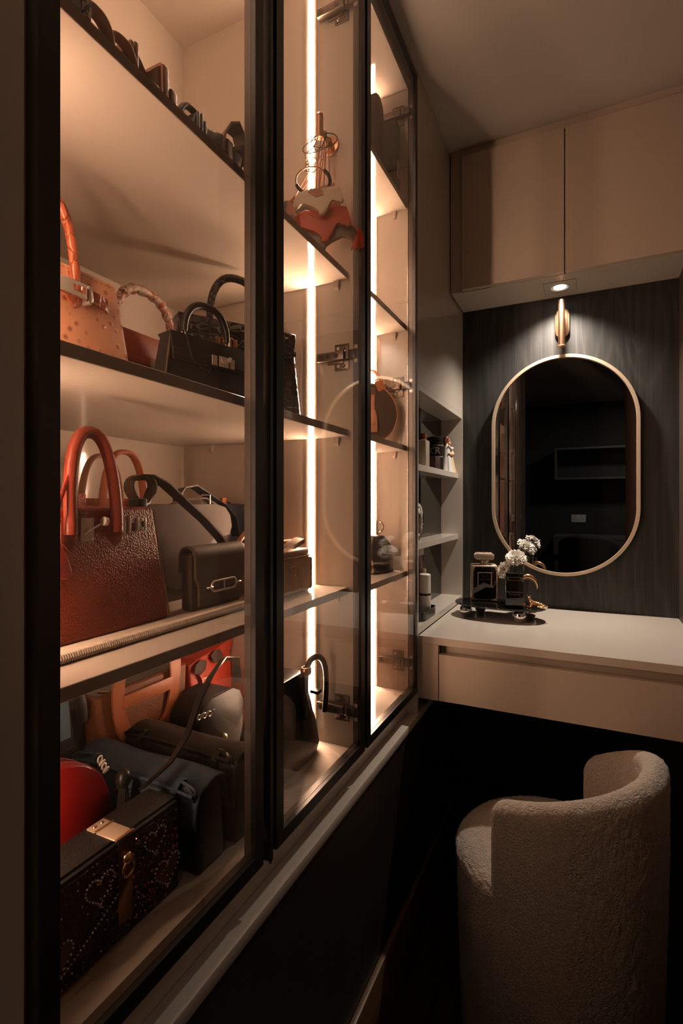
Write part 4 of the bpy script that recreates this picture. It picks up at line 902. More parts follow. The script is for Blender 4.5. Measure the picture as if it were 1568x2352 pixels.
def kelly(t, wb, wt, h, db, dt, mat, hs, hz0, hz1, hr, metal, yc=0.0, hmat=None, flapz=0.62, bev=0.006, key=True):
    hmat = hmat or mat
    bd = MB().trap(wb, wt, h * 0.97, db, dt * 0.9, bev=bev, seg=4).build('body', mat, t)
    m = MB(); z0 = h * flapz; xa = front_x(db, dt, h, z0); xb_ = front_x(db, dt, h, h)
    wz = lerp(wb, wt, flapz)
    m.hexa([(xa-0.002,-wz/2+0.008,z0),(xa+0.0035,-wz/2+0.008,z0),(xa+0.0035,wz/2-0.008,z0),(xa-0.002,wz/2-0.008,z0),(-xb_,-wt/2-0.002,h),(xb_+0.003,-wt/2-0.002,h),(xb_+0.003,wt/2+0.002,h),(-xb_,wt/2+0.002,h)], bev=0.0016)
    fl_o = m.build('flap', mat, t)
    zs = z0 + 0.010; xs = front_x(db, dt, h, zs) + 0.0035; ws = lerp(wb, wt, zs / h)
    m = MB().box(xs, xs + 0.0035, -ws/2 + 0.004, ws/2 - 0.004, zs - 0.0055, zs + 0.0055, bev=0.001); sb = m.build('belt', mat, t)
    m = MB(); plate(m, xs + 0.0035, yc - 0.016, zs, 0.009, 0.0145, 0.0015); plate(m, xs + 0.0035, yc + 0.016, zs, 0.009, 0.0145, 0.0015); plate(m, xs + 0.0045, yc, zs, 0.017, 0.0155, 0.0015, 0.0004); bp_ = m.build('clasp_plate', metal, t)
    if key:
        m = MB(); m.lathe([(0.0026, -0.001), (0.0046, -0.001), (0.0046, 0.0024), (0.0026, 0.0024)], 18, (xs + 0.0075, yc - 0.002, zs + 0.001), Matrix.Rotation(R(70), 4, 'Y')); m.tube([(xs + 0.005, yc, zs), (xs + 0.011, yc, zs)], 0.002, 10)
        m.lathe([(0.0022, -0.001), (0.0042, -0.001), (0.0042, 0.0022), (0.0022, 0.0022)], 18, (xs + 0.011, yc + 0.006, zs + 0.003), Matrix.Rotation(R(60), 4, 'X')); m.build('turn_lock', metal, bp_)
    a = arch(0.0, hs, hz0, hz1, p=0.82)
    hd = MB().tube(a, [hr * (0.8 + 0.2 * math.sin(math.pi * i / (len(a) - 1)) ** 0.4) for i in range(len(a))], 14).build('handle', hmat, t, angle=1.2)
    for s in (-1, 1):
        MB().tube([(0.0 + 0.0045 * math.cos(b_), s * (hs + 0.001), hz0 - 0.003 + 0.0055 * math.sin(b_)) for b_ in [2*math.pi*i/14 for i in range(14)]], 0.0012, 6, closed=True).build('ring', metal, hd)
        MB().box(-0.005, 0.005, s * hs - 0.006 + s * 0.004, s * hs + 0.006 + s * 0.004, h - 0.001, h + 0.004, bev=0.001).build('ring_tab', mat, hd)
    return bd, fl_o
t = thing('handbag', 'small black grained belt bag with silver turn lock, front of the second shelf', 'handbag', (-0.514, 0.601, Z2), -14)
bd, fo = kelly(t, 0.168, 0.140, 0.094, 0.044, 0.032, BLACKL, 0.038, 0.104, 0.150, 0.0052, SILVER, yc=0.012, flapz=0.58, bev=0.005)
m = MB(); rline(m, [(0.021, -0.0835, 0.004), (0.016, -0.0705, 0.088)], 0.0012); rline(m, [(0.021, 0.0835, 0.004), (0.016, 0.0705, 0.088)], 0.0010); m.build('piping', plain('dark_piping', (0.09, 0.055, 0.035), 0.5), bd)
m = MB(); m.tube([(0.020, -0.05, 0.10), (0.024, -0.047, 0.08), (0.028, -0.043, 0.058), (0.029, -0.030, 0.046), (0.029, -0.016, 0.044), (0.0285, -0.012, 0.052)], 0.0011, 6); m.build('key_cord', BLACKS, t)

t = thing('handbag', 'large black crocodile belt bag with gold clasp, turned at the back of the second shelf', 'handbag', (-0.590, 0.772, Z2), -32)
kelly(t, 0.248, 0.222, 0.184, 0.070, 0.045, BLACKC, 0.050, 0.192, 0.275, 0.0072, GOLD, yc=-0.030, flapz=0.72, bev=0.008)

t = thing('handbag', 'brick red belt bag with silk scarf wrapped on its handle, second shelf', 'handbag', (-0.735, 0.690, Z2))
kelly(t, 0.235, 0.205, 0.155, 0.082, 0.05, BRICK, 0.072, 0.150, 0.152, 0.001, SILVER, yc=-0.002, flapz=0.60)
a = arch(0.0, 0.073, 0.150, 0.246, n=60, p=0.85)
sc_ = MB().tube(a, [0.0086 + 0.0014 * math.sin(i * 1.15) for i in range(61)], 14).build('handle_scarf', SCARF, t, angle=2, label='cream and red silk scarf wound round the handle')
m = MB()
for q, (dy, dz, L) in enumerate(((-0.012, -0.045, 1), (0.008, -0.052, 1), (-0.02, -0.02, 1))):
    m.tube([(0.006, -0.072, 0.176), (0.014, -0.072 + dy * 0.5, 0.176 + dz * 0.4), (0.018, -0.072 + dy, 0.176 + dz)], [0.4, 0.9, 1.2], 4, flat=(0.008, 0.0015), axis=(0, 1, 0.3))
m.ball((0.004, -0.0715, 0.178), 0.0115, 12); m.build('scarf_knot', SCARF, sc_)

# ---- top shelf (z = 1.555): only the tops show over the board's edge
Z1 = 1.5552
def eared(t, pts, depth, mat, fold=True):
    MB().prism(pts, (0.0 + depth/2, 0, 0), (0, -1, 0), (0, 0, 1), 0.0, 0) if False else None
    b = MB().prism(pts, (-depth/2, 0, 0.0003), (0, 1, 0), (0, 0, 1), depth, bev=0.003, seg=3).build('body', mat, t)
    return b
t = thing('tote_bag', 'cognac box-leather bag with folded gusset ears, middle of the top shelf', 'handbag', (-0.600, 0.478, Z1))
eared(t, [(y, z * 1.1) for y, z in [(-0.046, 0), (0.046, 0), (0.050, 0.05), (0.046, 0.086), (0.036, 0.112), (0.024, 0.1175), (0.020, 0.106), (0.004, 0.088), (-0.003, 0.083), (-0.012, 0.092), (-0.018, 0.104), (-0.022, 0.106), (-0.032, 0.102), (-0.040, 0.080)]], 0.19, BROWN)
m = MB()
for y, z1 in ((0.0285, 0.118), (0.0435, 0.098)): m.box(0.094, 0.0985, y - 0.006, y + 0.006, 0.02, z1 * 1.1 - 0.004, bev=0.0018)
m.box(0.094, 0.0985, 0.002, 0.018, 0.02, 0.091, bev=0.0018); m.build('front_gusset', BROWN, t)
m = MB()
for y, z1 in ((-0.019, 0.108), (-0.026, 0.105), (-0.0335, 0.100)): m.box(0.093, 0.098, y - 0.003, y + 0.003, 0.02, z1 * 1.1, bev=0.0016)
m.build('gusset_fold', BROWN, t)
a = arch(0.10, 0.021, 0.066, 0.098, n=24, y0=-0.046); MB().tube([(0.10, -0.067, 0.03)] + a + [(0.10, -0.025, 0.03)], 1, 10, flat=(0.007, 0.0042), axis=(1, 0, 0)).build('handle', BROWNH, t, angle=1.2)
t = thing('tote_bag', 'brown bag showing only its rounded handle, left part of the top shelf', 'handbag', (-0.560, 0.396, Z1))
MB().trap(0.042, 0.036, 0.068, 0.16, 0.14, bev=0.006).build('body', BROWNH, t)
MB().tube([(0.06, -0.021, 0.05)] + arch(0.06, 0.021, 0.066, 0.101, n=24) + [(0.06, 0.021, 0.05)], 1, 12, flat=(0.0085, 0.0055), axis=(1, 0, 0)).build('handle', BROWNH, t, angle=1.2)
t = thing('handbag', 'black bag with a snakeskin side panel at the left end of the top shelf', 'handbag', (-0.545, 0.315, Z1))
MB().trap(0.080, 0.070, 0.16, 0.18, 0.15, bev=0.005).build('body', BLACKL, t)
MB().box(0.060, 0.088, 0.035, 0.0445, 0.002, 0.19, bev=0.002).build('side_panel', SNAKE, t, label='black and white snakeskin panel')
m = MB().tube([(0.085, 0.008, 0.02), (0.086, 0.024, 0.075), (0.086, 0.010, 0.11)], 0.003, 8); m.build('metal_trim', SILVER, t)
t = thing('tote_bag', 'blue-grey grained bag with a slim handle, right part of the top shelf', 'handbag', (-0.600, 0.625, Z1))
eared(t, [(y, z * 1.06) for y, z in [(-0.060, 0), (0.052, 0), (0.055, 0.05), (0.052, 0.075), (0.043, 0.098), (0.030, 0.1085), (0.018, 0.1115), (0.002, 0.108), (-0.014, 0.1045), (-0.022, 0.100), (-0.030, 0.092), (-0.038, 0.096), (-0.046, 0.1045), (-0.056, 0.1030), (-0.062, 0.088)]], 0.19, GREYB)
m = MB()
for y, z1 in ((0.018, 0.112), (0.036, 0.106), (0.049, 0.088)): m.box(0.094, 0.0985, y - 0.007, y + 0.007, 0.02, z1 * 1.06 - 0.004, bev=0.0022)
m.build('front_gusset', GREYB, t)
m = MB()
for y, z1 in ((-0.039, 0.1), (-0.047, 0.106), (-0.054, 0.105)): m.box(0.094, 0.0985, y - 0.003, y + 0.003, 0.02, z1 * 1.06, bev=0.0016)
m.build('gusset_fold', GREYB, t)
MB().tube([(0.085, -0.083, 0.04)] + arch(0.085, 0.029, 0.070, 0.117, n=24, y0=-0.054) + [(0.085, -0.025, 0.04)], 1, 10, flat=(0.006, 0.0042), axis=(1, 0, 0)).build('handle', GREYB, t, angle=1.2)
t = thing('shoulder_bag', 'taupe bag with a wide looped strap at the right end of the top shelf', 'handbag', (-0.600, 0.716, Z1))
MB().trap(0.062, 0.055, 0.075, 0.17, 0.14, bev=0.008).build('body', GREYB, t)
OLIVE = leather('olive_strap', (0.11, 0.075, 0.05), 0.45, 1200, 0.1, 0.1)
a = [(0.085, -0.088, 0.085), (0.085, -0.080, 0.115), (0.085, -0.066, 0.142), (0.085, -0.050, 0.156), (0.085, -0.036, 0.152), (0.085, -0.028, 0.130), (0.08, -0.030, 0.10), (0.075, -0.040, 0.07)]
MB().strap(a, 0.030, 0.003, (1, -0.5, 0)).build('strap', OLIVE, t)
a = [(0.088, -0.062, 0.108), (0.09, -0.045, 0.122), (0.09, -0.025, 0.126), (0.085, 0.0, 0.11), (0.08, 0.02, 0.07)]
MB().strap(a, 0.024, 0.003, (1, -0.3, 0)).build('strap', OLIVE, t)
MB().tube([(0.095, -0.03, 0.075), (0.095, -0.015, 0.088), (0.095, 0.005, 0.08), (0.09, 0.015, 0.06)], 0.004, 8).build('top_ring', BLACKS, t)

# ---- cabinet floor (z = .62)
Z0 = 0.6202
t = thing('box_clutch', 'black hard box clutch covered in beads with a gold clasp, front of the cabinet floor', 'handbag', (-0.485, 0.380, Z0))
MATTC = leather('matte_black_leather', (0.008, 0.007, 0.006), 0.55, 420, 0.5, 0.2, 0.001)
MB().box(-0.025, 0.025, -0.105, 0.105, 0.0003, 0.109, bev=0.003).build('body', MATTC, t)
MB().box(-0.0255, 0.0205, -0.1055, 0.1055, 0.100, 0.1125, bev=0.003).build('lid', MATTC, t)
fr_ = MB().box(0.0245, 0.0262, -0.1035, 0.1035, 0.003, 0.104, bev=0.0006).build('beaded_front', SEQ, t)
rnd = random.Random(11)
def heart(cy, cz, s, n):
    o = []
    for i in range(n):
        a = 2 * math.pi * i / n; o.append((cy + s * 0.058 * 16 * math.sin(a) ** 3 / 16 * 1.0, cz + s * 0.058 * (13 * math.cos(a) - 5 * math.cos(2*a) - 2 * math.cos(3*a) - math.cos(4*a)) / 16))
    return o
m = MB()
for cy, cz, s, n in ((-0.010, 0.076, 0.30, 34), (0.085, 0.035, 0.34, 30), (0.066, 0.082, 0.28, 26), (-0.062, 0.036, 0.36, 34)):
    for y, z in heart(cy, cz, s, n): m.gem((0.0270, y, z), 0.0015)
for i in range(26): m.gem((0.0270, -0.075 + i * 0.0035, 0.012 + 0.045 * (i / 26) ** 1.2), 0.0015)
for i in range(150): m.gem((0.0268, rnd.uniform(-0.1, 0.1), rnd.uniform(0.008, 0.1)), rnd.uniform(0.0006, 0.0013))
o = m.build('crystals', GEM, fr_); o['kind'] = 'stuff'
m = MB()
for i in range(150):
    c0 = rnd.choice(((-0.08, 0.02), (0.045, 0.05), (0.03, 0.075), (0.09, 0.06), (-0.075, 0.075), (0.06, 0.02)))
    m.gem((0.0268, max(-0.101, min(0.101, rnd.gauss(c0[0], 0.014))), max(0.006, min(0.1, rnd.gauss(c0[1], 0.012)))), rnd.uniform(0.001, 0.0022))
o = m.build('amber_beads', GEMR, fr_); o['kind'] = 'stuff'
HRT = plain('dark_red_patch', (0.06, 0.004, 0.004), 0.35)
for cy, cz, s in ((-0.010, 0.076, 0.27), (0.085, 0.035, 0.31), (0.066, 0.082, 0.25), (-0.062, 0.036, 0.33)):
    MB().prism([(y, z) for y, z in heart(cy, cz, s, 24)], (0.0262, 0, 0), (0, 1, 0), (0, 0, 1), 0.0008).build('heart_patch', HRT, fr_)
m = MB().box(-0.020, 0.0275, 0.010, 0.0325, 0.1125, 0.1145, bev=0.0006); cl_ = m.build('clasp', PALEGOLD, t)
m = MB().box(0.0265, 0.0285, 0.012, 0.0305, 0.02, 0.1135, bev=0.0006); m.build('clasp_tongue', plain('dark_gold', (0.20, 0.10, 0.05), 0.25, metal=1.0), cl_)
m = MB().box(-0.006, -0.0035, 0.009, 0.0335, 0.1135, 0.1160, bev=0.0005); m.box(0.0255, 0.029, 0.009, 0.0335, 0.112, 0.1155, bev=0.0006)
for y in (0.0165, 0.026): m.lathe([(0, 0), (0.0028, 0), (0.002, 0.0014), (0, 0.0016)], 12, (-0.0145, y, 0.1143))
m.build('clasp_hinge', GOLD, cl_)
m = MB().ball((0.031, 0.0215, 0.090), 0.0065, 16, (0.7, 1, 1)); m.tube([(0.033, 0.0215 + 0.0075 * math.sin(a), 0.080 + 0.0085 * math.cos(a)) for a in [2*math.pi*i/20 for i in range(20)]], 0.0015, 8, closed=True); m.build('clasp_button', GOLD, cl_)

t = thing('round_bag', 'round red leather bag standing on edge behind the box clutch', 'handbag', (-0.585, 0.391, Z0))
MB().lathe([(0, -0.022), (0.078, -0.022), (0.0825, -0.018), (0.0825, 0.018), (0.078, 0.022), (0, 0.022)], 72, (0, 0, 0.0832), Matrix.Rotation(R(90), 4, 'Y')).build('body', RED, t, angle=0.9)
for x in (-0.010, 0.010): MB().tube([(x, 0.0812 * math.cos(a), 0.0832 + 0.0812 * math.sin(a)) for a in [2*math.pi*i/72 for i in range(72)]], 0.0016, 6, closed=True).build('zip_piping', plain('red_piping', (0.16, 0.008, 0.006), 0.35) if x < 0 else bpy.data.materials['red_piping'], t)
for i in range(4):
    c0 = Vector((0.024, 0.062 + i * 0.0030, 0.152 - i * 0.0060))
    MB().tube([c0 + Vector((0.003 * math.cos(a) * (i % 2), 0.0030 * math.sin(a), 0.0040 * math.cos(a))) for a in [2*math.pi*j/12 for j in range(12)]], 0.0013, 6, closed=True).build('chain_link', SILVER, t)
ts = thing('tassel', 'black leather tassel hanging beside the round red bag', 'tassel', (-0.548, 0.478, Z0))
MB().ball((0, 0, 0.118), 0.0105, 14, (1, 1, 1.2)).build('knot', BLACKS, ts)
m = MB()
for i in range(46):
    a = rnd.uniform(0, 6.283); r_ = 0.011 * math.sqrt(rnd.random()); m.tube([(r_ * 0.5 * math.cos(a), r_ * 0.5 * math.sin(a), 0.108), (r_ * math.cos(a), r_ * math.sin(a), 0.06), (r_ * 1.1 * math.cos(a), r_ * 1.1 * math.sin(a), 0.004)], 0.0011, 4)
o = m.build('fringe', BLACKL, ts); o['kind'] = 'stuff'

t = thing('handbag', 'navy belt bag with blue folded flap filed end-on, cabinet floor', 'handbag', (-0.563, 0.534, Z0), -90)
MB().trap(0.232, 0.222, 0.106, 0.056, 0.050, bev=0.005).build('body', NAVY, t)
def ridge(u, v):
    y = lerp(-0.116, 0.116, u); a = math.pi * v
    x = 0.031 * math.cos(a); z = 0.088 + (0.024 - 0.006 * math.cos(a)) * math.sin(a) ** 0.7
    x += 0.0; z += 0.0022 * math.sin(u * 9 + 1) * math.sin(a)
    if v < 0.25: z -= (0.25 - v) * 0.10
    if v > 0.8: z -= (v - 0.8) * 0.08
    return Vector((x, y, z))
o = MB().grid(ridge, 40, 20).build('flap', NAVYF, t, angle=2); sd = o.modifiers.new('thick', 'SOLIDIFY'); sd.thickness = 0.003; sd.offset = 1
MB().tube([(0.030 - 0.0, y, z) for y, z in ((-0.112, 0.101), (-0.07, 0.106), (0.0, 0.105), (0.06, 0.104), (0.112, 0.100))], 1, 4, flat=(0.0085, 0.0018), axis=(0.6, 0, 0.8)).build('belt', NAVYF, t)
for y0_, s in ((0.104, 1), (-0.100, -1)):
    lp_ = MB().tube([(0.022, y0_ - s * 0.02, 0.113), (0.028, y0_, 0.113), (0.033, y0_ + s * 0.012, 0.108)], [1.0, 1.15, 0.7], 10, flat=(0.0105, 0.002), axis=(0.7, 0, 0.7)).build('belt_tip', NAVYF, t, angle=1.5)
    MB().tube([(0.033, y0_ - s * 0.022, 0.094), (0.036, y0_ - s * 0.022, 0.106), (0.024, y0_ - s * 0.022, 0.1155), (0.014, y0_ - s * 0.022, 0.112)], 1, 4, flat=(0.0045, 0.0016), axis=(0, 1, 0)).build('belt_loop', NAVYF, lp_)
m = MB().tube([(0.034, -0.02 + 0.006 * math.cos(a), 0.080 + 0.006 * math.sin(a)) for a in [2*math.pi*i/16 for i in range(16)]], 0.0015, 6, closed=True); m.box(0.028, 0.031, -0.02, 0.03, 0.085, 0.088); m.build('clasp', GOLD, t)

t = thing('handbag', 'black belt bag with a rolled strap filed end-on behind the navy one', 'handbag', (-0.550, 0.607, Z0), -90)
MB().trap(0.215, 0.205, 0.108, 0.060, 0.052, bev=0.006).build('body', BLACKL, t)
def ridge2(u, v):
    y = lerp(-0.108, 0.108, u); a = math.pi * v
    return Vector((0.032 * math.cos(a), y, 0.090 + 0.031 * math.sin(a) ** 0.7 + 0.002 * math.sin(u * 8) * math.sin(a) - (max(0, 0.25 - v) * 0.14)))
o = MB().grid(ridge2, 36, 20).build('flap', BLACKL, t, angle=2); sd = o.modifiers.new('thick', 'SOLIDIFY'); sd.thickness = 0.003; sd.offset = 1
MB().tube([(0.028, -0.105, 0.112), (0.028, -0.05, 0.1155), (0.028, 0.03, 0.1155), (0.028, 0.098, 0.112)], 1, 4, flat=(0.0085, 0.0018), axis=(0.6, 0, 0.8)).build('belt', BLACKL, t)
for y0_, s in ((0.094, 1), (-0.092, -1)):
    lp_ = MB().tube([(0.02, y0_ - s * 0.02, 0.121), (0.026, y0_, 0.121), (0.032, y0_ + s * 0.010, 0.116)], [1, 1.15, 0.7], 10, flat=(0.0105, 0.002), axis=(0.7, 0, 0.7)).build('belt_tip', BLACKL, t, angle=1.5)
    MB().tube([(0.034, y0_ - s * 0.02, 0.104), (0.035, y0_ - s * 0.02, 0.114), (0.024, y0_ - s * 0.02, 0.1235), (0.012, y0_ - s * 0.02, 0.12)], 1, 4, flat=(0.0045, 0.0016), axis=(0, 1, 0)).build('belt_loop', BLACKL, lp_)
m = MB().box(0.030, 0.0335, -0.01, 0.035, 0.094, 0.097); m.box(0.030, 0.0335, -0.004, 0.029, 0.089, 0.0915); m.build('clasp', GOLD, t)

t = thing('shoulder_bag', 'black rounded shoulder bag with long thin strap at the back of the cabinet floor', 'handbag', (-0.640, 0.748, Z0), 0)
MB().prism(rrect(0.128, 0.132, 0.01, rt=0.045), (-0.035, 0, 0.0003), (0, 1, 0), (0, 0, 1), 0.07, bev=0.014, seg=4).build('body', BLACKL, t)
MB().prism([(-0.064, 0.095), (-0.058, 0.065), (-0.03, 0.045), (0.03, 0.045), (0.058, 0.065), (0.064, 0.095), (0.052, 0.120), (0.030, 0.131), (-0.030, 0.131), (-0.052, 0.120)], (0.0345, 0, 0), (0, 1, 0), (0, 0, 1), 0.004, bev=0.0015).build('flap', BLACKL, t)
m = MB().ball((0.042, 0.0, 0.052), 0.006, 12); m.build('clasp', SILVER, t)
for i in range(6):
    c0 = Vector((0.041, -0.066 + i * 0.0068, 0.112 - i * 0.001 + 0.002 * (i % 2)))
    MB().tube([c0 + Vector((0.003 * math.cos(a) * (i % 2), 0.0044 * math.sin(a), 0.0042 * math.cos(a))) for a in [2*math.pi*j/12 for j in range(12)]], 0.0012, 6, closed=True).build('chain_link', SILVER, t)
mat_ = Matrix.Rotation(R(0), 4, 'Z')
sp = [mat_ @ (Vector(p) - Vector((-0.640, 0.748, Z0))) for p in [(-0.500, 0.464, 0.7435), (-0.500, 0.512, 0.754), (-0.500, 0.545, 0.779), (-0.500, 0.567, 0.817), (-0.505, 0.600, 0.842), (-0.53, 0.66, 0.848), (-0.55, 0.72, 0.83), (-0.58, 0.765, 0.77)]]
MB().strap(sp, 0.013, 0.002, (0.85, 0.1, 0.5)).build('strap', BLACKS, t)

t = thing('tote_bag', 'caramel tote with a stitched D-shaped handle loop, back of the cabinet floor', 'handbag', (-0.715, 0.640, Z0))
bd = MB().trap(0.170, 0.200, 0.178, 0.082, 0.070, bev=0.005).build('body', TANB, t)
m = MB(); m.hexa([(-0.028,-0.092,0.1765),(0.028,-0.092,0.1765),(0.028,0.092,0.1765),(-0.028,0.092,0.1765),(-0.028,-0.092,0.1785),(0.028,-0.092,0.1785),(0.028,0.092,0.1785),(-0.028,0.092,0.1785)]); m.build('opening', DARKPL, bd)
xh = 0.041
dl_ = [(xh, -0.055, 0.225), (xh, -0.062, 0.18), (xh, -0.060, 0.14), (xh, -0.048, 0.106), (xh, -0.026, 0.084), (xh, 0.0, 0.077), (xh, 0.026, 0.084), (xh, 0.048, 0.106), (xh, 0.060, 0.14), (xh, 0.062, 0.18), (xh, 0.055, 0.225)]
def smooth(P, n=4):
    P = [Vector(p) for p in P]; o = []
    for i in range(len(P) - 1):
        a, b_, c_, d_ = P[max(0, i-1)], P[i], P[i+1], P[min(len(P)-1, i+2)]
        for j in range(n):
            s = j / n; o.append(0.5 * ((2*b_) + (c_-a)*s + (2*a-5*b_+4*c_-d_)*s*s + (3*b_-a-3*c_+d_)*s**3))
    return o + [P[-1]]
hd = MB().tube(smooth(dl_), 1, 4, flat=(0.0018, 0.0115), axis=(1, 0, 0)).build('handle', TANH, t, angle=0.8)
MB().box(xh - 0.0016, xh + 0.002, -0.056, 0.056, 0.146, 0.168, bev=0.0008).build('handle_bar', TANH, hd)
m = MB()
for off in (-0.0092, 0.0092):
    pp = smooth(dl_, 8)
    for i in range(4, len(pp) - 4, 1):
        d = (pp[i+1] - pp[i-1]).normalized(); nrm = Vector((0, -d.z, d.y)); c0 = pp[i] + nrm * off; m.tube([c0 + Vector((0.002, 0, 0)) - d * 0.0012, c0 + Vector((0.002, 0, 0)) + d * 0.0012], 0.0004, 4)
for i in range(22):
    for z in (0.149, 0.165): m.cbox((xh + 0.0022, -0.048 + i * 0.0046, z), (0.0006, 0.0026, 0.0006))
m.cbox((xh + 0.0022, 0, 0.157), (0.0006, 0.0007, 0.010)); m.cbox((xh + 0.0022, 0, 0.158), (0.0006, 0.010, 0.0007))
o = m.build('stitching', PIPE, hd); o['kind'] = 'stuff'
MB().tube([(0.03, -0.012, 0.20), (0.03, 0.010, 0.195), (0.03, 0.024, 0.205), (0.03, 0.026, 0.23)], 1, 4, flat=(0.0045, 0.0012), axis=(1, 0, 0)).build('inner_strap', TANH, t)
MB().box(0.0335, 0.0375, 0.062, 0.082, 0.16, 0.192, bev=0.001).build('side_tab', TANH, t)
m = MB().tube([(0.03, -0.092, 0.186), (0.036, -0.078, 0.182)], 0.0022, 8); m.build('clip', GOLD, t)

t = thing('tote_bag', 'vermilion tote with dark leaf patches at the far right back of the cabinet floor', 'handbag', (-0.735, 0.838, Z0))
MB().trap(0.125, 0.135, 0.162, 0.085, 0.06, bev=0.006).build('body', REDT, t)
m = MB().hexa([(-0.03,-0.066,0.160),(0.032,-0.066,0.160),(0.032,0.067,0.160),(-0.03,0.067,0.160),(-0.03,-0.064,0.172),(0.033,-0.045,0.166),(0.033,0.069,0.185),(-0.03,0.069,0.180)], bev=0.002); m.build('collar', REDT, t)
for y, z, rr in ((-0.040, 0.150, 15), (0.010, 0.158, -20), (-0.02, 0.09, 40)):
    m = MB().prism([(-0.022, 0), (-0.012, 0.013), (0.004, 0.016), (0.020, 0.004), (0.010, -0.010), (-0.008, -0.012)], (0, 0, 0), (0, 1, 0), (0, 0, 1), 0.0012, bev=0.0003); o = m.build('leaf_patch', DBROWN, t); o.location = (0.0385, y, z); o.rotation_euler = (R(rr), R(-6), 0)
m = MB()
for a, b_, c_, d_ in ((-0.009, -0.0075, -0.006, 0.006), (0.0075, 0.009, -0.006, 0.006), (-0.0075, 0.0075, 0.0045, 0.006), (-0.0075, 0.0075, -0.006, -0.0045)): m.box(0.040, 0.0418, -0.03 + a, -0.03 + b_, 0.122 + c_, 0.122 + d_)
m.build('buckle', SILVER, t)
MB().tube([(0.0385, -0.045, 0.145), (0.0415, -0.03, 0.118), (0.0415, -0.018, 0.09)], 1, 4, flat=(0.005, 0.001), axis=(0, 1, 0.4)).build('side_strap', REDT, t)

t = thing('tote_bag', 'dark slouchy tote with a blue strap inside, back left corner of the cabinet floor', 'handbag', (-0.735, 0.420, Z0))
MB().trap(0.225, 0.235, 0.180, 0.095, 0.075, bev=0.012, seg=4).build('body', BLACKL, t)
MB().box(0.040, 0.045, -0.09, 0.10, 0.02, 0.115, bev=0.002).build('front_pocket', BLACKS, t)
m = MB().tube(smooth([(0.047, 0.05, 0.17), (0.049, 0.058, 0.15), (0.049, 0.052, 0.13), (0.048, 0.0, 0.105), (0.048, -0.09, 0.09)]), 0.0013, 6); m.tube(smooth([(0.050, 0.105, 0.10), (0.050, 0.09, 0.075), (0.050, 0.02, 0.058)]), 0.0012, 6); m.build('seam', BLACKL, t)
MB().tube([(0.046, 0.070, 0.20), (0.048, 0.072, 0.17), (0.049, 0.073, 0.135)], 1, 4, flat=(0.0095, 0.0016), axis=(0, 1, 0)).build('blue_strap', BLUE, t, label='steel blue strap')
MB().tube([(0.05, 0.094, 0.205), (0.054, 0.098, 0.175), (0.053, 0.102, 0.150)], [1, 1, 0.8], 10, flat=(0.010, 0.0022), axis=(0, 1, 0)).build('tab', BLACKL, t, angle=1.5)

t = thing('handbag', 'glossy black top-handle bag alone on the cabinet floor by the hinge', 'handbag', (-0.502, 0.785, Z0))
def sl(u, v):
    a = 2 * math.pi * u; c, s_ = math.cos(a), math.sin(a); e = 0.45
    k = lerp(1.0, 0.62, v ** 0.85) + 0.05 * math.sin(math.pi * min(1, v * 1.3)) - 0.10 * max(0, 0.10 - v) * 10
    x = 0.042 * math.copysign(abs(c) ** e, c) * (k * 0.9 + 0.1); y = 0.105 * math.copysign(abs(s_) ** e, s_) * k; z = 0.0005 + 0.165 * v
    fold = 0.003 * math.sin(y * 110 + 2) * math.exp(-((v - 0.62) / 0.14) ** 2)
    if y > 0.03: z -= (y - 0.03) * 0.55 * v ** 2
    return Vector((x + fold * (1 if x > 0 else 0), y, z))
m = MB().grid(sl, 72, 40, closed_u=True); m.build('body', BLACKS, t, angle=1.0)
MB().box(-0.026, 0.026, -0.064, 0.048, 0.150, 0.166, bev=0.004).build('top_edge', BLACKS, t)
a = [(0.036, 0.026, 0.085), (0.038, 0.028, 0.135), (0.038, 0.030, 0.165), (0.038, 0.040, 0.182), (0.040, 0.056, 0.190), (0.044, 0.076, 0.184), (0.046, 0.092, 0.160), (0.046, 0.0955, 0.120), (0.044, 0.093, 0.075)]
hd = MB().tube(smooth(a), 1, 12, flat=(0.0050, 0.0062), axis=(1, 0, 0)).build('handle', BLACKS, t, angle=1.2)
MB().tube([(0.038 + 0.0075 * math.cos(b_), 0.030 + 0.0085 * math.sin(b_), 0.172) for b_ in [2*math.pi*i/18 for i in range(18)]], 1, 8, closed=True, flat=(0.0075, 0.0028), axis=(0, 0, 1)).build('ring', ROSE, hd)
m = MB().box(0.028, 0.046, 0.062, 0.078, 0.118, 0.124, bev=0.001); m.build('buckle', BLACKS, t)

# ---- second cabinet
t = thing('round_bag', 'round dark canvas hat bag with a leather tag in the narrow cabinet', 'handbag', (-0.4905, 1.174, Z2 + 0.0025), -49)
MB().lathe([(0, -0.014), (0.071, -0.014), (0.075, -0.011), (0.075, 0.011), (0.071, 0.014), (0, 0.014)], 64, (0, 0, 0.0752), Matrix.Rotation(R(90), 4, 'Y')).build('body', MONO, t, angle=0.9)
MB().tube([(0.0145, 0.0735 * math.cos(a), 0.0752 + 0.0735 * math.sin(a)) for a in [2*math.pi*i/64 for i in range(64)]], 0.0016, 6, closed=True).build('piping', VACH, t)
MB().tube([(-0.004, 0.006 + 0.026 * math.cos(a), 0.158 + 0.030 * math.sin(a)) for a in [R(-25 + 230 * i / 24) for i in range(25)]], 1, 8, flat=(0.0085, 0.0016), axis=(1, 0, 0)).build('handle', TANH, t)
bk_ = MB().prism(rrect(0.020, 0.026, 0.004), (0.010, 0.032, 0.134), (0, 0.8, 0.35), (0.1, -0.35, 0.8), 0.004, bev=0.001).build('buckle_tab', TANH, t)
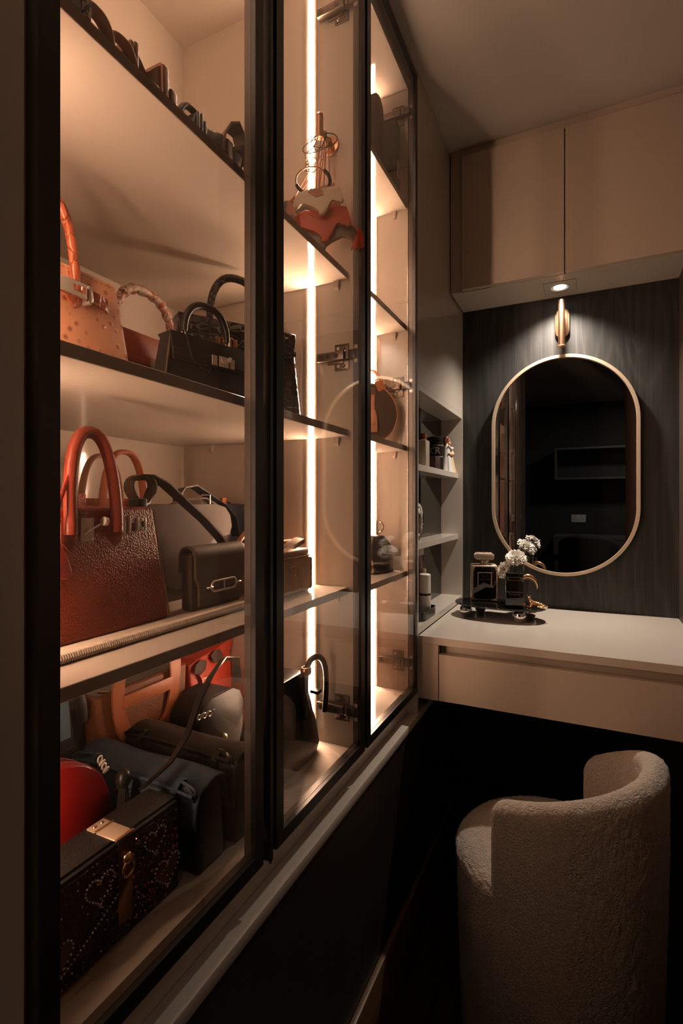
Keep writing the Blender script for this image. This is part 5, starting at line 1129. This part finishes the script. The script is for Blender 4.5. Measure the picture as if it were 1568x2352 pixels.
MB().tube([Vector((0.0135, 0.032, 0.134)) + Vector((0, 0.8, 0.35)).normalized() * p[0] + Vector((0.1, -0.35, 0.8)).normalized() * p[1] for p in rrect(0.022, 0.029, 0.004)], 0.0013, 6, closed=True).build('buckle_frame', GOLD, bk_)
MB().box(0.0145, 0.017, -0.0035, 0.0125, 0.070, 0.138, bev=0.0008).build('tag_strap', VACH, t)
tg = MB().prism([(-0.013, 0.0), (0.013, 0.0), (0.012, 0.042), (0.007, 0.055), (-0.007, 0.055), (-0.012, 0.042)], (0.0168, 0.006, 0.028), (0, 1, 0), (0, 0, 1), 0.003, bev=0.0008).build('name_tag', VACH, t)
text('stamp', 'LV', 0.012, DARKPL, t, (0.0201, 0.006, 0.048), FACE_X)
MB().box(0.0165, 0.019, -0.006, 0.015, 0.121, 0.139, bev=0.0008).build('strap_keeper', GOLD, t)
t = thing('backpack', 'small black saddle bag with a gold D charm in the narrow cabinet', 'handbag', (-0.470, 1.178, 0.9300), -20)
def sdl(u, v):
    a = 2 * math.pi * u; c, s_ = math.cos(a), math.sin(a)
    k = math.sin(math.pi * min(1, (0.12 + v * 0.88) * 0.95)) ** 0.35 if v > 0.5 else 1.0
    k = lerp(1.08, 1.0, v) if v < 0.6 else lerp(1.0, 0.35, ((v - 0.6) / 0.4) ** 2)
    return Vector((0.024 * math.copysign(abs(c) ** 0.6, c) * (0.6 + 0.4 * k), 0.043 * math.copysign(abs(s_) ** 0.6, s_) * k, 0.0005 + 0.090 * v))
m = MB().grid(sdl, 48, 24, closed_u=True); m.box(-0.01, 0.01, -0.014, 0.014, 0.086, 0.0905, bev=0.002); m.build('body', BLACKL, t, angle=1.2)
MB().box(0.018, 0.027, -0.036, 0.036, 0.0, 0.036, bev=0.003).build('front_pocket', BLACKL, t)
m = MB().tube([(0.027, -0.028, 0.098), (0.027, -0.028, 0.130)], 0.0017, 8); m.tube([(0.027, -0.028 + 0.024 * math.sin(a), 0.1135 + 0.0155 * math.cos(a)) for a in [R(25 + 155 * i / 16) for i in range(17)]], 0.0017, 8)
m.build('letter_charm', GOLD, t)
MB().tube(smooth([(0.024, -0.030, 0.09), (0.030, -0.045, 0.06), (0.031, -0.038, 0.02), (0.036, -0.024, 0.008)]), 1, 4, flat=(0.0042, 0.001), axis=(0, 1, 0.3)).build('strap', BLACKS, t)
m = MB().box(0.024, 0.030, -0.047, -0.040, 0.004, 0.036, bev=0.001); m.build('strap_slider', GOLD, t)
t = thing('pouch_bag', 'glossy rust leather pouch standing behind the black saddle bag', 'handbag', (-0.505, 1.085, 0.9295))
def pch(u, v):
    a = 2 * math.pi * u; k = lerp(1.0, 0.25, v ** 2.2)
    return Vector((0.030 * math.cos(a) * k, 0.052 * math.sin(a) * k, 0.0005 + 0.150 * v))
m = MB().grid(pch, 36, 20, closed_u=True); m.build('body', leather('rust_leather', (0.28, 0.06, 0.02), 0.25, 1500, 0.05, 0.1), t, angle=1.5)
MB().tube([(0.0, -0.012, 0.148), (0, -0.008, 0.17), (0, 0.008, 0.17), (0, 0.012, 0.148)], 0.003, 8).build('handle', TANH, t)
t = thing('garment_box', 'dark brown slab-shaped case leaning on the right wall of the narrow cabinet', 'case', (-0.62, 1.222, 1.8662))
MB().box(-0.17, 0.192, -0.016, 0.018, 0.0003, 0.200, bev=0.003).build('body', DBROWN, t); MB().box(0.1922, 0.195, -0.010, 0.012, 0.06, 0.10, bev=0.001).build('clip', SILVER, t)
t = thing('case', 'rounded brown case second from the right in the narrow cabinet top', 'case', (-0.60, 1.150, 1.8662))
MB().prism(rrect(0.052, 0.222, 0.004, rt=0.018), (-0.15, 0, 0.0003), (0, 1, 0), (0, 0, 1), 0.30, bev=0.004).build('body', leather('mid_brown', (0.12, 0.065, 0.04), 0.45, 900, 0.2, 0.1), t); MB().tube([(0.10, -0.012, 0.222), (0.10, 0, 0.236), (0.10, 0.012, 0.222)], 0.003, 8).build('handle', DBROWN, t)
t = thing('case', 'black tall case left of the brown one in the narrow cabinet top', 'case', (-0.60, 1.070, 1.8662))
MB().prism(rrect(0.095, 0.245, 0.004, rt=0.03), (-0.13, 0, 0.0003), (0, 1, 0), (0, 0, 1), 0.26, bev=0.004).build('body', BLACKL, t); MB().tube([(0.10, -0.012, 0.245), (0.10, 0, 0.258), (0.10, 0.012, 0.245)], 0.003, 8).build('handle', BLACKS, t)
t = thing('storage_box', 'brown leather box standing on the floor of the narrow cabinet', 'box', (-0.56, 1.085, Z0))
MB().box(-0.09, 0.09, -0.09, 0.055, 0.0003, 0.175, bev=0.004).build('box_body', leather('box_brown', (0.12, 0.06, 0.035), 0.35, 1200, 0.1, 0.1), t); MB().box(-0.0915, 0.0915, -0.0915, 0.0565, 0.1755, 0.188, bev=0.004).build('lid', bpy.data.materials['box_brown'], t)

# ---- wall hook with charms
hk = thing('wall_hook', 'copper peg hook on the cabinet side wall holding the charms', 'hook', (-0.459, 0.9065, 1.815))
MB().lathe([(0, 0), (0.0185, 0), (0.0175, 0.003), (0.006, 0.005), (0.0055, 0.042), (0, 0.042)], 28, (0, 0, 0), Matrix.Rotation(R(90), 4, 'X')).build('base', ROSE, hk)
MB().lathe([(0, -0.014), (0.0068, -0.014), (0.0068, 0.0305), (0.005, 0.033), (0, 0.0333)], 20, (0, -0.047, 0)).build('bar', ROSE, hk)
HO = [(735,1520),(760,1600),(785,1690),(770,1722),(735,1728),(700,1690),(640,1660),(615,1715),(575,1800),(540,1852),(500,1860),(462,1848),(478,1790),(400,1738),(280,1690),(215,1725),(150,1772),(105,1750),(130,1660),(200,1565),(300,1522),(400,1560),(480,1560),(600,1522),(690,1508)]
def pony(label, mat, px, pz, y, s, tailm, manem, hang, flip=1):
    t = thing('pony_charm', label, 'charm', (px, y, pz), 18, 'leather pony bag charms on the hook')
    k = 0.000121 * s
    pts = [((a - 445) * k * flip, -(b_ - 1650) * k) for a, b_ in HO]
    if flip > 0: pts = pts[::-1]
    MB().prism(pts, (0, 0.004, 0), (1, 0, 0), (0, 0, 1), 0.0085, bev=0.0028, seg=3).build('body', mat, t, angle=1.2)
    m = MB()
    for i in range(6):
        a = (115 + i * 9 - 445) * k * flip; m.tube([((150 - 445) * k * flip, -0.001 - i * 0.0006, -(1600 - 1650) * k), (a - 0.006 * s * flip, -0.006 - 0.0005 * i, -(1690 - 1650) * k), (a - (0.008 - i * 0.002) * s * flip, -0.007, -(1850 + 12 * (i % 3) - 1650) * k)], 1, 4, flat=(0.0013, 0.0006), axis=(1, 0, 0))
    m.build('tail', tailm, t)
    m = MB()
    for i in range(7):
        a0 = (480 + i * 29 - 445) * k * flip; m.cbox((a0, 0, -(1530 - 6 * i - 1650) * k + 0.002), (0.0031 * s, 0.003, 0.0055 * s), rot=Matrix.Rotation(R(-18 * flip), 3, 'Y'))
    m.build('mane', manem, t)
    m = MB().prism([(-0.012 * s, 0.0), (-0.008 * s, 0.006 * s), (0.010 * s, 0.004 * s), (0.013 * s, -0.005 * s), (0.0, -0.0075 * s)], (-0.003 * flip, -0.0044, -(1575 - 1650) * k), (1, 0, 0), (0, 0, 1), 0.0015); m.build('saddle', manem, t)
    p0 = Vector((0, -0.001, -(1545 - 1650) * k)); p1 = Matrix.Rotation(R(-18), 3, 'Z') @ (Vector(hang) - Vector((px, y, pz)))
    for d in (-0.0022, 0.0022):
        MB().tube([p0 + Vector((d, 0, 0)), p0.lerp(p1, 0.5) + Vector((d * 2.5, 0, 0)), p1 + Vector((d * 1.5, 0, -0.006)), p1 + Vector((d, 0, 0.0075))], 0.0009, 6).build('cord', TANH, t)
    return t
IVORY = leather('ivory_calf', (0.60, 0.50, 0.38), 0.45, 1200, 0.1, 0.06); PRED = leather('orange_red_calf', (0.42, 0.06, 0.02), 0.4, 1200, 0.1, 0.08); PBR = leather('espresso_calf', (0.07, 0.045, 0.032), 0.32, 1200, 0.1, 0.08); PNV = leather('navy_calf', (0.02, 0.03, 0.045), 0.4, 1000, 0.1, 0.1)
pony('ivory pony charm with tan saddle, frontmost of the charms', IVORY, -0.4585, 1.678, 0.849, 1.22, TANH, VACH, (-0.459, 0.872, 1.813))
pony('orange-red pony charm hanging just below the ivory one', PRED, -0.462, 1.6430, 0.863, 1.52, DBROWN, REDT, (-0.459, 0.880, 1.813))
pony('espresso brown pony charm, lowest of the bunch', PBR, -0.452, 1.626, 0.876, 1.5, PRED, DBROWN, (-0.459, 0.888, 1.813), -1)
pony('navy pony charm half hidden behind the door frame', PNV, -0.535, 1.690, 0.8845, 1.45, NAVYF, NAVYF, (-0.459, 0.896, 1.813))
bg = thing('bracelet', 'gold ring bracelet with black leather sections among the charms', 'bracelet', (-0.4655, 0.8440, 1.712))
def ringp(a, r=0.0315): return (r * math.cos(a), 0.3 * r * math.cos(a) - 0.010 * math.sin(a), 0.0205 * math.sin(a))
MB().tube([ringp(2*math.pi*i/48) for i in range(48)], 0.0017, 8, closed=True).build('ring', GOLD, bg)
for a0, a1 in ((-60, 42), (188, 262)): MB().tube([ringp(R(lerp(a0, a1, i / 16))) for i in range(17)], 0.0034, 10).build('sleeve', BLACKS, bg)
for i in range(3): MB().tube([Vector((-0.009, -0.006, 0.0205 + i * 0.0062)) + Vector((0.0035 * math.cos(a) * (1 if i % 2 else 0.4), 0.0035 * math.cos(a) * (0.3 if i % 2 else 1), 0.0042 * math.sin(a))) for a in [2*math.pi*j/12 for j in range(12)]], 0.0011, 6, closed=True).build('link', GOLD, bg)
MB().tube(smooth([(-0.009, -0.006, 0.037), (-0.014, -0.004, 0.052), (0.0, 0.004, 0.068), (0.005, 0.018, 0.102), (0.0065, 0.020, 0.1085)]), 0.001, 6).build('cord', TANH, bg)
lc = thing('leather_cord', 'coiled brown leather cord looped round the hook', 'cord', (-0.459, 0.874, 1.808))
m = MB()
for r1, r2, cx, cz, ty in ((0.026, 0.0125, -0.012, -0.010, 0.010), (0.021, 0.014, 0.004, -0.006, 0.014), (0.016, 0.013, -0.004, -0.004, -0.006)):
    m.tube([(cx + r1 * math.cos(a), ty * math.cos(a) - 0.004, cz + r2 * math.sin(a) + 0.3 * r1 * math.cos(a)) for a in [2*math.pi*i/32 for i in range(32)]], 0.0010, 6, closed=True)
m.tube([(-0.016 + 0.0095 * math.cos(a), -0.012, -0.052 + 0.014 * math.sin(a)) for a in [2*math.pi*i/24 for i in range(24)]], 0.0009, 6, closed=True)
m.build('coil', DBROWN, lc)
